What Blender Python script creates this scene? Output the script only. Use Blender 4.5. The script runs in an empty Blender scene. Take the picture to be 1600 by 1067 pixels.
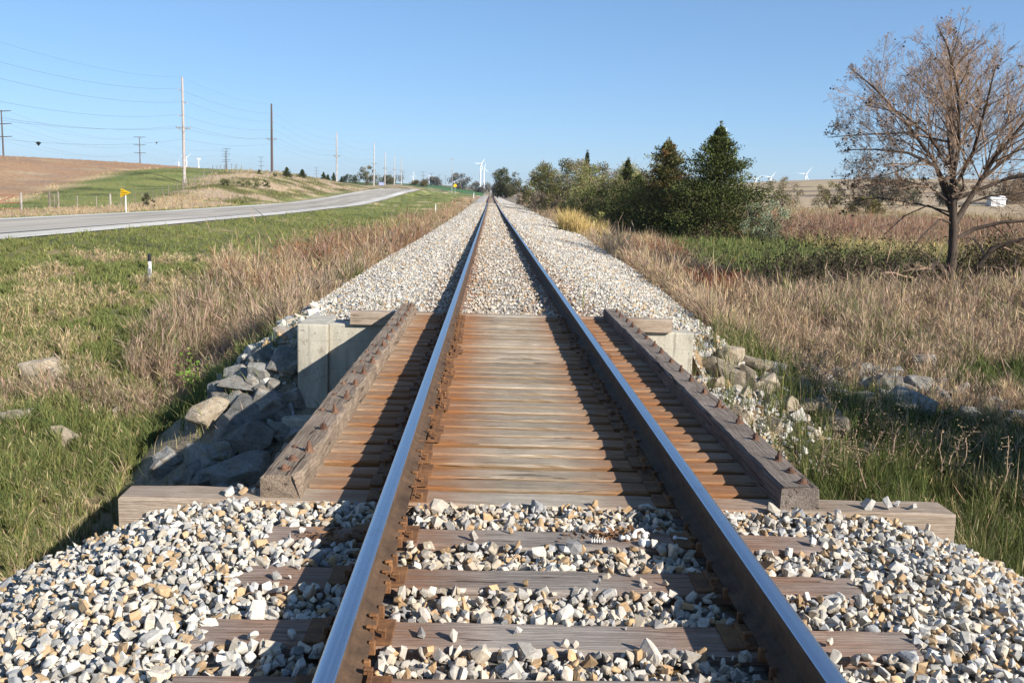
import numpy as np, math
from math import sin, cos, pi, radians
rng = np.random.default_rng(7)

# ---------------------------------------------------------------- numeric helpers
def sstep(a, b, x):
    t = np.clip((np.asarray(x, float) - a) / (b - a), 0, 1)
    return t * t * (3 - 2 * t)

def _hash(ix, iy, s):
    h = (ix.astype(np.int64) * 374761393 + iy.astype(np.int64) * 668265263 + s * 1442695041) & 0xFFFFFFFF
    h = ((h ^ (h >> 13)) * 1274126177) & 0xFFFFFFFF
    return ((h ^ (h >> 16)) & 0xFFFFFF) / float(0xFFFFFF)

def vnoise(x, y, s=0):
    x = np.asarray(x, float); y = np.asarray(y, float)
    ix = np.floor(x); iy = np.floor(y); fx = x - ix; fy = y - iy
    fx = fx * fx * (3 - 2 * fx); fy = fy * fy * (3 - 2 * fy)
    ix = ix.astype(np.int64); iy = iy.astype(np.int64)
    a = _hash(ix, iy, s); b = _hash(ix + 1, iy, s); c = _hash(ix, iy + 1, s); d = _hash(ix + 1, iy + 1, s)
    return (a * (1 - fx) + b * fx) * (1 - fy) + (c * (1 - fx) + d * fx) * fy

def fbm(x, y, s=0, o=4):
    v = 0; a = .5; t = 0
    for k in range(o):
        v = v + a * vnoise(x * 2 ** k, y * 2 ** k, s + k * 17); t += a; a *= .5
    return v / t

# ---------------------------------------------------------------- the lie of the land (z = 0 is the top of the ties)
def track_z(y):
    y = np.asarray(y, float)
    return np.interp(y, [-100, 90, 180, 270, 440, 480, 560], [0, 0, .25, .7, 1.5, 1.55, 1.3])

def wb(x, y):
    """half width of the ballast at y, on the side of the track that x is on"""
    yy = [-50, 5, 13, 16, 26, 51, 100, 170, 300, 450]
    return np.where(np.asarray(x) > 0, np.interp(y, yy, [2.75, 2.75, 3.1, 3.3, 3.9, 4.7, 5.3, 6.2, 6, 5]), np.interp(y, yy, [2.75, 2.75, 3.2, 3.4, 3.5, 3.4, 3.5, 3.9, 4.5, 4.5]))

def bed_z(x, y):
    """top of the ballast"""
    w = wb(x, y); t = np.abs(x); u = np.clip((t - 1.75) / (w - 1.75), 0, 1)
    cut = np.where(np.asarray(y) > 10, np.maximum(13.4 - np.asarray(y), 0), 0) * sstep(2.3, 2.75, t)
    return track_z(y) - .03 - .43 * u ** 1.3 - .8 * np.maximum(t - w, 0) - .7 * cut

def road_z(y):
    return np.interp(y, [-100, 80, 105, 130, 160, 200, 239, 260, 300, 400, 800, 6000], [-.5, -.5, -.35, -.2, .45, 1.65, 2.55, 2.66, 2.5, 2.5, 5, 14])

CTRL = np.array([
 # left of the track
 (-5.5,-40,-2.2),(-5.5,0,-2.2),(-5,6,-2.2),(-5,11,-2.4),(-5.2,14,-2.3),(-8,4,-2.15),(-8.5,14,-2.0),(-12,0,-1.7),(-13,8,-1.65),(-13,24,-1.25),(-10,27,-1.2),(-18.6,-40,-.6),(-18.6,0,-.6),(-18.6,36,-.6),(-18.6,76,-.6),
 (-7,20,-1.5),(-7,40,-1.25),(-12,50,-1.1),(-7,70,-1.0),(-11,90,-.9),(-7,120,-.6),(-11,160,.1),(-8,250,1.0),(-13,240,1.6),(-8,400,1.3),(-13,400,1.6),
 (-28,40,-.7),(-31,60,-.75),(-36,71,-.65),(-36,79,-.65),(-36,87,-.55),(-32,92,-.6),(-38,107,-.4),(-38,117,1.0),(-30,117,-.25),(-30,140,.5),(-31,180,1.5),(-33,215,2.3),(-32,250,2.6),
 (-36,138,2.0),(-37,130,1.8),(-44.6,139,2.0),(-44,157,4.0),(-42,170,4.4),(-46,163,4.2),(-44.6,194,5.0),(-43,235,4.6),(-44.6,276,4.1),(-44.6,364,3.9),(-44.6,442,5.2),
 (-50,95,-.7),(-48,115,.7),(-60,130,1.9),(-50,142,3.1),(-76,150,4.9),(-70,160,5.0),(-64,170,5.0),(-60,185,5.1),(-56,200,5.2),(-60,240,5.3),(-90,130,4.5),(-60,60,-.3),(-70,90,.4),(-80,40,0),(-80,-40,0),(-120,150,5.6),(-200,250,7),(-311,618,11),(-360,1000,16),(-150,600,8),(-100,350,5.5),
 # right of the track
 (5,-40,-2.2),(5,0,-2.2),(5,6,-2.25),(5.5,11,-2.25),(7,13,-2.05),(9,14,-2.05),(9,17,-1.8),(12,5,-1.9),(12,20,-1.5),(14,25,-1.2),(14.25,29,-1.05),(7,22,-1.5),(8,30,-1.35),(24,43,-1.0),(20,10,-1.3),(20,-40,-1.2),(8,45,-1.2),(14,60,-.85),(20,60,-.85),(8,90,-1.0),(11,100,-.9),(8,130,-.7),(30,100,-.4),(50,60,-.6),(80,60,-.4),(80,-40,-1),(60,150,.6),(9,240,.8),(6,330,1.2),(30,300,2.2),(134,250,2.9),(118,400,6.6),(60,500,5),(195,700,17.3),(252,700,21.2),(396,700,21.2),(300,1100,19),(500,1000,22),
 (0,-40,-1.5),(0,600,1.5),(-67,1500,14.4),(0,1500,13),(100,1500,14.5),(-300,1500,15),(400,2000,18),(0,3000,15),(-1500,3000,18),(1500,3000,18),(-2500,7500,18),(2500,7500,18),(0,7500,18),(-900,600,16),(1000,700,20),(-500,-60,0),(500,-60,0),(-900,150,8),(900,150,3)], float)

def _warp(x, y):
    return np.sign(x) * np.log1p(np.abs(x) / 10.), np.log1p(np.maximum(y + 60, 0) / 30.)

def _tps_fit():
    u, v = _warp(CTRL[:, 0], CTRL[:, 1]); n = len(u)
    r2 = (u[:, None] - u) ** 2 + (v[:, None] - v) ** 2
    K = np.where(r2 > 0, .5 * r2 * np.log(r2 + 1e-12), 0) + np.eye(n) * 2e-4
    P = np.c_[np.ones(n), u, v]
    A = np.zeros((n + 3, n + 3)); A[:n, :n] = K; A[:n, n:] = P; A[n:, :n] = P.T
    return u, v, np.linalg.solve(A, np.r_[CTRL[:, 2], 0, 0, 0])
_TU, _TV, _TW = _tps_fit()

def macro_z(x, y):
    x = np.asarray(x, float); y = np.asarray(y, float); sh = np.broadcast(x, y).shape
    x = np.broadcast_to(x, sh).ravel(); y = np.broadcast_to(y, sh).ravel(); out = np.empty(x.size)
    for i in range(0, x.size, 40000):
        u, v = _warp(x[i:i + 40000], y[i:i + 40000])
        r2 = (u[:, None] - _TU) ** 2 + (v[:, None] - _TV) ** 2
        out[i:i + 40000] = np.where(r2 > 0, .5 * r2 * np.log(r2 + 1e-12), 0) @ _TW[:-3] + _TW[-3] + _TW[-2] * u + _TW[-1] * v
    return out.reshape(sh)

def ground_z(x, y, rough=True):
    x = np.asarray(x, float); y = np.asarray(y, float)
    m = macro_z(x, y)
    # pasture ditch and small bumps
    if rough:
        near = 1 - sstep(60, 140, np.hypot(x, y))
        m = m + near * ((fbm(x * .9, y * .9, 3) - .5) * .22 + (fbm(x * .25, y * .25, 5) - .5) * .3) + (1 - near) * (fbm(x * .05, y * .05, 9) - .5) * .3 * sstep(5, 20, np.abs(x))
    # road formation
    w = sstep(-31, -27.6, x) * (1 - sstep(-17.6, -15.2, x)) * (1 - sstep(380, 440, y))
    m = m * (1 - w) + (road_z(y) - .06) * w
    # railway embankment, cut by the creek between the abutments
    ax = np.abs(x)
    dn = np.hypot(np.maximum(ax - 2.45, 0), np.maximum(y - 4.55, 0))
    df = np.hypot(np.maximum(ax - np.where(y > 12, wb(x, y), 3.15) + .1, 0), np.maximum(13.3 - y, 0))
    e = np.maximum(-.42 - .85 * dn, -.48 - np.where(x < 0, .80, .56) * df) + track_z(y)
    k = .25
    h = np.clip(.5 + .5 * (e - m) / k, 0, 1)
    return m * (1 - h) + e * h + k * h * (1 - h)
import bpy, bmesh
from mathutils import Vector, Matrix
SC = bpy.context.scene
COL = SC.collection

# ---------------------------------------------------------------- objects
def link(o, parent=None):
    COL.objects.link(o)
    if parent is not None: o.parent = parent
    return o

def tag(o, label=None, cat=None, group=None, kind=None):
    if label: o['label'] = label
    if cat: o['category'] = cat
    if group: o['group'] = group
    if kind: o['kind'] = kind
    return o

def mesh_obj(name, V, F, mat=None, parent=None, C=None, smooth=False, loc=None, mi=None):
    """V n x 3, F m x 3 or m x 4 ints -> one mesh object; C optional n x 3 colours."""
    V = np.asarray(V, np.float32); F = np.asarray(F, np.int32); k = F.shape[1]
    me = bpy.data.meshes.new(name)
    me.vertices.add(len(V)); me.vertices.foreach_set('co', V.ravel())
    me.loops.add(F.size); me.loops.foreach_set('vertex_index', F.ravel())
    me.polygons.add(len(F)); me.polygons.foreach_set('loop_start', np.arange(0, F.size, k, dtype=np.int32))
    if mi is not None: me.polygons.foreach_set('material_index', np.asarray(mi, np.int32))
    if C is not None:
        at = me.attributes.new('Col', 'FLOAT_COLOR', 'POINT')
        at.data.foreach_set('color', np.c_[np.asarray(C, np.float32), np.ones(len(V), np.float32)].ravel())
    me.update(calc_edges=True)
    me.polygons.foreach_set('use_smooth', np.full(len(F), bool(smooth)))
    for m in (mat if isinstance(mat, (list, tuple)) else [mat]):
        if m: me.materials.append(m)
    o = bpy.data.objects.new(name, me)
    if loc is not None: o.location = loc
    return link(o, parent)

def bm_obj(name, bm, mat, parent=None, loc=None, smooth=False):
    me = bpy.data.meshes.new(name); bm.to_mesh(me); bm.free()
    for m in (mat if isinstance(mat, (list, tuple)) else [mat]): me.materials.append(m)
    if smooth: me.polygons.foreach_set('use_smooth', np.ones(len(me.polygons), bool))
    o = bpy.data.objects.new(name, me)
    if loc is not None: o.location = loc
    return link(o, parent)

def empty(name, loc, rz=0):
    o = bpy.data.objects.new(name, None); o.empty_display_size = .1
    o.location = loc; o.rotation_euler = (0, 0, rz)
    return link(o)

def kids(o): return [c for c in SC.objects if c.parent == o]

def clone(o, parent=None, ch=None):
    c = o.copy(); COL.objects.link(c)
    if parent is not None: c.parent = parent
    for k in (ch[o.name] if ch and o.name in ch else []): clone(k, c, ch)
    return c

def kid_map(root):
    out = {}
    def rec(o):
        out[o.name] = list(o.children)
        for k in o.children: rec(k)
    rec(root); return out

def box(bm, x0, x1, y0, y1, z0, z1, bevel=0, seg=1):
    r = bmesh.ops.create_cube(bm, size=1)
    for v in r['verts']:
        v.co = Vector((x0 + (v.co.x + .5) * (x1 - x0), y0 + (v.co.y + .5) * (y1 - y0), z0 + (v.co.z + .5) * (z1 - z0)))
    if bevel:
        es = list({e for v in r['verts'] for e in v.link_edges})
        bmesh.ops.bevel(bm, geom=es, offset=bevel, segments=seg, affect='EDGES', profile=.6)

def tube_arrays(segs, sides=5):
    """segs: list/array (n,8): p0(3) p1(3) r0 r1 -> V,F(quads)"""
    S = np.asarray(segs, float); n = len(S)
    d = S[:, 3:6] - S[:, :3]; L = np.linalg.norm(d, axis=1, keepdims=True); d = d / np.maximum(L, 1e-9)
    a = np.where(np.abs(d[:, 2:3]) < .9, [[0, 0, 1.]], [[1., 0, 0]]); u = np.cross(d, a); u /= np.linalg.norm(u, axis=1, keepdims=True); w = np.cross(d, u)
    th = np.arange(sides) * 2 * pi / sides
    ring = u[:, None] * np.cos(th)[None, :, None] + w[:, None] * np.sin(th)[None, :, None]
    V = np.concatenate([S[:, None, :3] + ring * S[:, 6, None, None], S[:, None, 3:6] + ring * S[:, 7, None, None]], 1)
    k = np.arange(sides); kn = (k + 1) % sides
    f = np.stack([k, kn, kn + sides, k + sides], 1)
    F = (f[None] + (np.arange(n) * 2 * sides)[:, None, None]).reshape(-1, 4)
    return V.reshape(-1, 3), F

def sweep(path, radii, sides=8, cap=True):
    """one connected tapered tube along a polyline -> V, F quads"""
    P = np.asarray(path, float); n = len(P); r = np.broadcast_to(np.asarray(radii, float), n)
    T = np.gradient(P, axis=0); T /= np.linalg.norm(T, axis=1, keepdims=True)
    a = np.array([0, 0, 1.]) if abs(T[0, 2]) < .9 else np.array([1., 0, 0]); u = np.cross(T[0], a); u /= np.linalg.norm(u)
    V = []; th = np.arange(sides) * 2 * pi / sides
    for i in range(n):
        u = u - T[i] * (u @ T[i]); u /= np.linalg.norm(u); w = np.cross(T[i], u)
        V.append(P[i] + r[i] * (np.cos(th)[:, None] * u + np.sin(th)[:, None] * w))
    V = np.concatenate(V); F = []
    for i in range(n - 1):
        for k in range(sides):
            F.append((i * sides + k, i * sides + (k + 1) % sides, (i + 1) * sides + (k + 1) % sides, (i + 1) * sides + k))
    if cap:
        for base, c in ((0, P[0]), ((n - 1) * sides, P[-1])):
            V = np.r_[V, c[None]]; ci = len(V) - 1
            for k in range(sides): F.append((base + k, base + (k + 1) % sides, ci, ci))
    return V, np.array(F)

def merge(parts):
    V = []; F = []; C = []; o = 0
    for p in parts:
        V.append(p[0]); F.append(np.asarray(p[1]) + o); o += len(p[0])
        if len(p) > 2: C.append(p[2])
    return (np.concatenate(V), np.concatenate(F)) + ((np.concatenate(C),) if C else ())

# ---------------------------------------------------------------- materials
class NT:
    def __init__(s, name):
        s.m = bpy.data.materials.new(name); s.m.use_nodes = True; s.t = s.m.node_tree; s.t.nodes.clear()
        s.out = s.t.nodes.new('ShaderNodeOutputMaterial')
    def n(s, typ, _o=0, **kw):
        nd = s.t.nodes.new('ShaderNode' + typ)
        for k, v in kw.items():
            if k[0] == '_': setattr(nd, k[1:], v); continue
            key = int(k[1:]) if k[0] == 'i' and k[1:].isdigit() else k.replace('_', ' ')
            s.put(nd.inputs[key], v)
        return nd
    def put(s, sock, v):
        if isinstance(v, bpy.types.NodeSocket): s.t.links.new(v, sock)
        elif isinstance(v, bpy.types.Node): s.t.links.new(v.outputs[0], sock)
        else:
            if isinstance(v, tuple) and len(v) == 3 and sock.type == 'RGBA': v = v + (1,)
            sock.default_value = v
    def ramp(s, fac, stops, interp='LINEAR'):
        nd = s.n('ValToRGB', i0=fac); cr = nd.color_ramp; cr.interpolation = interp
        while len(cr.elements) < len(stops): cr.elements.new(.5)
        for e, (p, c) in zip(cr.elements, stops):
            e.position = p; e.color = (c, c, c, 1) if not isinstance(c, tuple) else c + (1,)
        return nd.outputs[0]
    def mix(s, f, a, b, mode='MIX'):
        nd = s.n('Mix', _data_type='RGBA', _blend_type=mode)
        s.put(nd.inputs[0], f); s.put(nd.inputs[6], a); s.put(nd.inputs[7], b); return nd.outputs[2]
    def math(s, op, a, b=0., c=0.):
        return s.n('Math', _operation=op, i0=a, i1=b, i2=c).outputs[0]
    def noise(s, vec, scale, detail=4, rough=.55, dist=0):
        return s.n('TexNoise', Vector=vec, Scale=scale, Detail=detail, Roughness=rough, Distortion=dist)
    def attr(s, nm='Col'):
        return s.n('Attribute', _attribute_name=nm).outputs[0]
    def obj(s): return s.n('TexCoord').outputs['Object']
    def geo(s): return s.n('NewGeometry').outputs['Position']
    def scaled(s, vec, sc):
        return s.n('Mapping', _vector_type='POINT', Vector=vec, Scale=sc).outputs[0]
    def bump(s, h, strength=.5, dist=.01):
        return s.n('Bump', Height=h, Strength=strength, Distance=dist).outputs[0]
    def bsdf(s, col, rough=.8, normal=None, metal=0., spec=.3, **kw):
        b = s.n('BsdfPrincipled'); s.put(b.inputs['Base Color'], col); s.put(b.inputs['Roughness'], rough); s.put(b.inputs['Metallic'], metal)
        s.put(b.inputs['Specular IOR Level'], spec)
        if normal is not None: s.put(b.inputs['Normal'], normal)
        s.t.links.new(b.outputs[0], s.out.inputs[0]); return s.m

def plain(name, col, rough=.6, metal=0., spec=.4, var=.12, scale=8.):
    t = NT(name); nz = t.noise(t.obj(), scale, 5)
    c = t.mix(nz.outputs[0], tuple(x * (1 - var) for x in col), tuple(min(1, x * (1 + var)) for x in col))
    return t.bsdf(c, rough, None, metal, spec)

def leafy(name, trans=.3, var=.25, nscale=3.):
    t = NT(name); c = t.attr(); nz = t.noise(t.geo(), nscale, 3)
    c = t.mix(1., c, t.ramp(nz.outputs[0], [(.3, 1 - var), (.7, 1 + var)]), 'MULTIPLY')
    d = t.n('BsdfDiffuse', Color=c); tr = t.n('BsdfTranslucent', Color=c)
    m = t.n('MixShader', i0=trans, i1=d.outputs[0], i2=tr.outputs[0]); t.t.links.new(m.outputs[0], t.out.inputs[0]); return t.m

def wood(name, light, dark, axis='x', rust=0., crack=.6, scale=1., rnd=.25, side=None):
    t = NT(name); o = t.obj(); r = t.n('ObjectInfo').outputs['Random']
    off = t.n('CombineXYZ', i0=t.math('MULTIPLY', r, 37.), i1=t.math('MULTIPLY', r, 91.), i2=t.math('MULTIPLY', r, 53.)).outputs[0]
    v = t.n('VectorMath', _operation='ADD', i0=o, i1=off).outputs[0]
    L, S = 3. * scale, 110. * scale
    sc = {'x': (L, S, S), 'y': (S, L, S), 'z': (S, S, L)}[axis]
    g = t.noise(t.scaled(v, sc), 1., 6, .65, .6)
    sc2 = {'x': (1.3, 26, 26), 'y': (26, 1.3, 26), 'z': (26, 26, 1.3)}[axis]
    g2 = t.noise(t.scaled(v, sc2), 1., 3, .6, .9)
    blot = t.noise(v, 2.3, 4, .6)
    f = t.math('ADD', t.math('MULTIPLY', g.outputs[0], .76), t.math('MULTIPLY', g2.outputs[0], .24))
    c = t.mix(t.ramp(f, [(.36, 0.), (.62, 1.)]), dark, light)
    fine = t.noise(t.scaled(v, tuple(q * 3.2 for q in sc)), 1., 3, .7); c = t.mix(1., c, t.ramp(fine.outputs[0], [(.3, .7), (.68, 1.2)]), 'MULTIPLY')
    c = t.mix(1., c, t.ramp(blot.outputs[0], [(.3, .72), (.7, 1.15)]), 'MULTIPLY')
    c = t.mix(1., c, t.ramp(r, [(0., 1 - rnd), (1., 1 + rnd)]), 'MULTIPLY')
    if side:
        nz_ = t.n('SeparateXYZ', Vector=t.n('NewGeometry').outputs['True Normal']).outputs[2]; c = t.mix(t.ramp(nz_, [(.35, .85), (.8, 0.)]), c, t.mix(g.outputs[0], tuple(x * .7 for x in side), side))
    ck = t.ramp(g2.outputs[0], [(.335, 1.), (.36, 0.)])
    c = t.mix(t.math('MULTIPLY', ck, crack), c, tuple(x * .22 for x in dark))
    if rust:
        # rust run-off: a stain that spreads over the wood from each tie plate towards the middle of the track
        sx = t.n('SeparateXYZ', Vector=o).outputs[0]
        ax = t.math('ABSOLUTE', sx)
        m = t.math('MULTIPLY', t.ramp(ax, [(.30, 0.), (.56, 1.), (.98, 1.)], 'EASE'), t.ramp(ax, [(.97, 1.), (1., 0.)]))
        ax2 = t.math('MULTIPLY', ax, .8)
        m = t.ramp(ax2, [(.14, 0.), (.30, .45), (.42, 1.), (.72, 1.), (.88, .85), (1., .4)])
        st = t.noise(t.scaled(v, (2.5, 22, 22)), 1., 4)
        m = t.math('MULTIPLY', m, t.ramp(st.outputs[0], [(.25, .5), (.6, 1.)]))
        c = t.mix(t.math('MULTIPLY', m, rust), c, t.mix(g.outputs[0], (.15, .052, .015), (.40, .155, .045)))
    h = t.math('SUBTRACT', f, t.math('MULTIPLY', ck, .5))
    return t.bsdf(c, .88, t.bump(h, .9, .012), 0., .15)

def vstone(name):
    t = NT(name); c = t.attr(); n1 = t.noise(t.geo(), 55., 5, .65); n2 = t.noise(t.geo(), 14., 3)
    c = t.mix(1., c, t.ramp(n1.outputs[0], [(.25, .72), (.7, 1.12)]), 'MULTIPLY')
    c = t.mix(1., c, t.ramp(n2.outputs[0], [(.3, .86), (.7, 1.06)]), 'MULTIPLY')
    return t.bsdf(c, .92, t.bump(n1.outputs[0], .5, .006), 0., .2)

def rockmat(name, a, b, c3):
    t = NT(name); o = t.obj(); r = t.n('ObjectInfo').outputs['Random']
    v = t.n('VectorMath', _operation='ADD', i0=o, i1=t.n('CombineXYZ', i0=t.math('MULTIPLY', r, 77.), i1=t.math('MULTIPLY', r, 31.)).outputs[0]).outputs[0]
    n1 = t.noise(v, 8., 9, .72, .5); n2 = t.noise(v, 60., 6, .75); n3 = t.noise(t.scaled(v, (2, 2, 9)), 1.5, 4)
    c = t.mix(t.ramp(n1.outputs[0], [(.35, 0.), (.65, 1.)]), a, b)
    c = t.mix(t.ramp(n3.outputs[0], [(.52, 0.), (.72, .8)]), c, c3)
    lich = t.ramp(t.noise(v, 15., 4, .6).outputs[0], [(.6, 0.), (.64, .55)]); c = t.mix(lich, c, (.11, .105, .09))
    c = t.mix(1., c, t.ramp(n2.outputs[0], [(.3, .6), (.7, 1.15)]), 'MULTIPLY')
    c = t.mix(1., c, t.ramp(r, [(0., .66), (1., 1.18)]), 'MULTIPLY')
    h = t.math('ADD', n1.outputs[0], t.math('MULTIPLY', n2.outputs[0], .3))
    return t.bsdf(c, .92, t.bump(h, 1., .05), 0., .2)

def concrete(name):
    t = NT(name); o = t.obj()
    n1 = t.noise(o, 2.2, 5, .6); n2 = t.noise(o, 60., 5, .7); n3 = t.noise(t.scaled(o, (6, 6, 1.1)), 1., 4)
    vz = t.n('TexVoronoi', Vector=o, Scale=48.)
    c = t.mix(n1.outputs[0], (.38, .345, .27), (.62, .575, .47))
    c = t.mix(1., c, t.ramp(n3.outputs[0], [(.3, .72), (.62, 1.08)]), 'MULTIPLY')
    c = t.mix(t.math('MULTIPLY', t.ramp(n1.outputs[0], [(.45, 0.), (.6, .5)]), t.ramp(vz.outputs[0], [(.0, 1.), (.5, 0.)])), c, (.42, .33, .22))
    c = t.mix(1., c, t.ramp(n2.outputs[0], [(.3, .74), (.7, 1.1)]), 'MULTIPLY')
    n4 = t.noise(t.scaled(o, (14, 14, .8)), 1., 5, .65); n5 = t.noise(o, 5.5, 6, .7)
    c = t.mix(t.ramp(n4.outputs[0], [(.56, 0.), (.68, .55)]), c, (.17, .15, .12))
    c = t.mix(t.ramp(n5.outputs[0], [(.58, 0.), (.66, .6)]), c, (.24, .2, .15))
    sz = t.n('SeparateXYZ', Vector=o).outputs[2]; fl = t.math('FRACT', t.math('MULTIPLY', sz, 2.6)); c = t.mix(t.ramp(fl, [(.0, .5), (.03, 0.)]), c, (.2, .17, .13))
    pits = t.ramp(t.noise(o, 26., 3, .5).outputs[0], [(.66, 0.), (.7, 1.)]); c = t.mix(t.math('MULTIPLY', pits, .6), c, (.12, .1, .08))
    hh = t.math('SUBTRACT', n5.outputs[0], t.math('MULTIPLY', pits, .6))
    return t.bsdf(c, .9, t.bump(t.math('ADD', hh, t.math('MULTIPLY', n2.outputs[0], .4)), .6, .012), 0., .2)

def rusty(name, a=(.07, .044, .028), b=(.135, .082, .048), bumpd=.003):
    t = NT(name); o = t.geo(); n1 = t.noise(o, 9., 6, .65); n2 = t.noise(o, 90., 4, .6); n3 = t.noise(t.scaled(o, (1, .35, 1)), 4., 3)
    c = t.mix(t.ramp(n1.outputs[0], [(.35, 0.), (.68, 1.)]), a, b)
    c = t.mix(t.ramp(n3.outputs[0], [(.56, 0.), (.72, .6)]), c, tuple(x * .55 for x in a))
    c = t.mix(1., c, t.ramp(n2.outputs[0], [(.3, .8), (.7, 1.12)]), 'MULTIPLY')
    return t.bsdf(c, .82, t.bump(n2.outputs[0], .5, bumpd), 0., .25)

def railtop(name):
    t = NT(name); o = t.geo(); n1 = t.noise(t.scaled(o, (160, .5, 1)), 1., 3); n2 = t.noise(o, 5., 4)
    c = t.mix(n1.outputs[0], (.42, .44, .48), (.62, .64, .68))
    c = t.mix(t.ramp(n2.outputs[0], [(.6, 0.), (.75, .35)]), c, (.3, .27, .25))
    return t.bsdf(c, t.ramp(n1.outputs[0], [(.3, .24), (.7, .34)]), None, 1., .5)

def asphalt(name, a, b):
    t = NT(name); o = t.geo(); n1 = t.noise(t.scaled(o, (1.2, .04, 1)), 1., 4); n2 = t.noise(o, 30., 4)
    c = t.mix(t.ramp(n1.outputs[0], [(.35, 0.), (.65, 1.)]), a, b)
    c = t.mix(1., c, t.ramp(n2.outputs[0], [(.3, .85), (.7, 1.12)]), 'MULTIPLY')
    n3 = t.noise(t.scaled(o, (.5, .06, 1)), 1., 5, .6); c = t.mix(1., c, t.ramp(n3.outputs[0], [(.35, .82), (.65, 1.1)]), 'MULTIPLY')
    return t.bsdf(c, .9, None, 0., .25)

def soil(name):
    t = NT(name); c = t.attr(); o = t.geo()
    n1 = t.noise(o, 1.3, 6, .65); n2 = t.noise(o, 18., 5, .7); n3 = t.noise(t.scaled(o, (.03, .3, .3)), 1., 4)
    c = t.mix(1., c, t.ramp(n1.outputs[0], [(.3, .78), (.7, 1.2)]), 'MULTIPLY')
    c = t.mix(1., c, t.ramp(n2.outputs[0], [(.25, .62), (.75, 1.3)]), 'MULTIPLY')
    c = t.mix(1., c, t.ramp(n3.outputs[0], [(.3, .9), (.7, 1.1)]), 'MULTIPLY')
    return t.bsdf(c, .95, t.bump(n2.outputs[0], .8, .06), 0., .1)

def ballastmat(name):
    t = NT(name); o = t.geo(); c0 = t.attr()
    out = []
    v = t.n('TexVoronoi', Vector=o, Scale=17.); v2 = t.n('TexVoronoi', Vector=o, Scale=31.)
    sp = t.n('SeparateColor', Color=v.outputs['Color'])
    c = t.mix(t.ramp(sp.outputs[0], [(.0, 0.), (.99, 1.)]), (.50, .465, .41), (.82, .77, .68))
    c = t.mix(t.ramp(sp.outputs[1], [(.8, 0.), (.82, 1.)], 'CONSTANT'), c, (.46, .31, .15))
    c = t.mix(t.ramp(v.outputs[0], [(.55, 0.), (.95, .85)]), c, (.07, .065, .055))
    c = t.mix(1., c, c0, 'MULTIPLY')
    h = t.math('SUBTRACT', 1., v.outputs[0])
    return t.bsdf(c, .93, t.bump(h, .9, .05), 0., .15)

M = {}
M['soil'] = soil('ground cover')
M['grass'] = leafy('grass blades', .28, .18)
M['leaf'] = leafy('leaves', .25, .25, 1.5)
M['juniper'] = leafy('juniper sprays', .08, .3, .9)
M['stone'] = vstone('crushed limestone')
M['bed'] = ballastmat('ballast bed')
M['rock'] = rockmat('limestone boulder', (.24, .225, .2), (.42, .4, .36), (.3, .22, .14))
M['rock_tan'] = rockmat('buff limestone boulder', (.36, .29, .2), (.55, .46, .35), (.3, .22, .14))
M['tie'] = wood('weathered tie', (.375, .325, .28), (.15, .122, .10), 'x', .55, .7)
M['deck'] = wood('bridge tie wood', (.465, .38, .28), (.285, .22, .155), 'x', .85, .75, 1., .24, (.27, .17, .085))
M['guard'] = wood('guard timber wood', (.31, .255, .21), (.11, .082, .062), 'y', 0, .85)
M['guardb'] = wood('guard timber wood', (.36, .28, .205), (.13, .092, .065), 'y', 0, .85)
M['header'] = wood('header timber wood', (.53, .465, .375), (.31, .255, .19), 'x', .6, .7)
M['pole'] = wood('pole wood', (.52, .46, .42), (.34, .29, .26), 'z', 0, .3)
M['post'] = wood('post wood', (.32, .27, .22), (.15, .12, .09), 'z', 0, .4)
M['bark'] = wood('bark', (.135, .10, .075), (.045, .034, .027), 'z', 0, .6, .5)
M['twig'] = plain('twig bark', (.31, .215, .15), .9, 0, .1, .3, .7)
M['rail'] = rusty('rail rust')
M['plate'] = rusty('tie plate rust', (.12, .058, .028), (.26, .125, .052))
M['bolt'] = rusty('bolt rust', (.11, .06, .04), (.21, .11, .065))
M['top'] = railtop('worn rail head')
M['steel'] = plain('dark girder steel', (.06, .05, .045), .8)
M['conc'] = concrete('old concrete')
M['road'] = asphalt('road asphalt', (.32, .28, .225), (.48, .43, .355))
M['shoulder'] = asphalt('road shoulder gravel', (.52, .485, .42), (.68, .645, .57))
M['white'] = plain('white paint', (.75, .75, .73), .5)
M['turb'] = plain('turbine white', (.82, .83, .84), .5, 0, .4, .03)
M['yellow'] = plain('yellow sign sheeting', (.85, .5, .01), .4, 0, .4, .03)
M['black'] = plain('black paint', (.015, .015, .017), .5)
M['galv'] = plain('galvanised steel', (.42, .42, .42), .5, .6)
M['dark'] = plain('dark weathering steel', (.085, .062, .055), .8)
M['gatered'] = plain('rusty red gate pipe', (.24, .1, .06), .8)
M['bone'] = plain('bleached bone', (.72, .68, .62), .7, 0, .3, .15, 30)
M['wire'] = plain('weathered wire', (.16, .16, .17), .7, .3)
M['blue'] = plain('pale blue sign', (.35, .38, .6), .5)
M['shingle'] = plain('grey shingle', (.2, .19, .18), .9)
M['debris'] = plain('dry leaf litter', (.2, .11, .06), .9, 0, .1, .4, 60)
# ================================================================ GROUND COVER: what grows where
P_ = dict(lawn=(.158, .185, .062), dark=(.076, .096, .034), yg=(.225, .23, .08), tan=(.48, .365, .21), ptan=(.43, .32, .22), purp=(.32, .225, .16),
          rust=(.29, .155, .085), dred=(.27, .095, .06), gold=(.52, .385, .17), bean=(.37, .235, .14), stub=(.42, .32, .205), lush=(.215, .25, .095), olive=(.13, .125, .045), plow=(.17, .125, .095), teal=(.075, .15, .06))
P_ = {k: np.array(v) for k, v in P_.items()}

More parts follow.
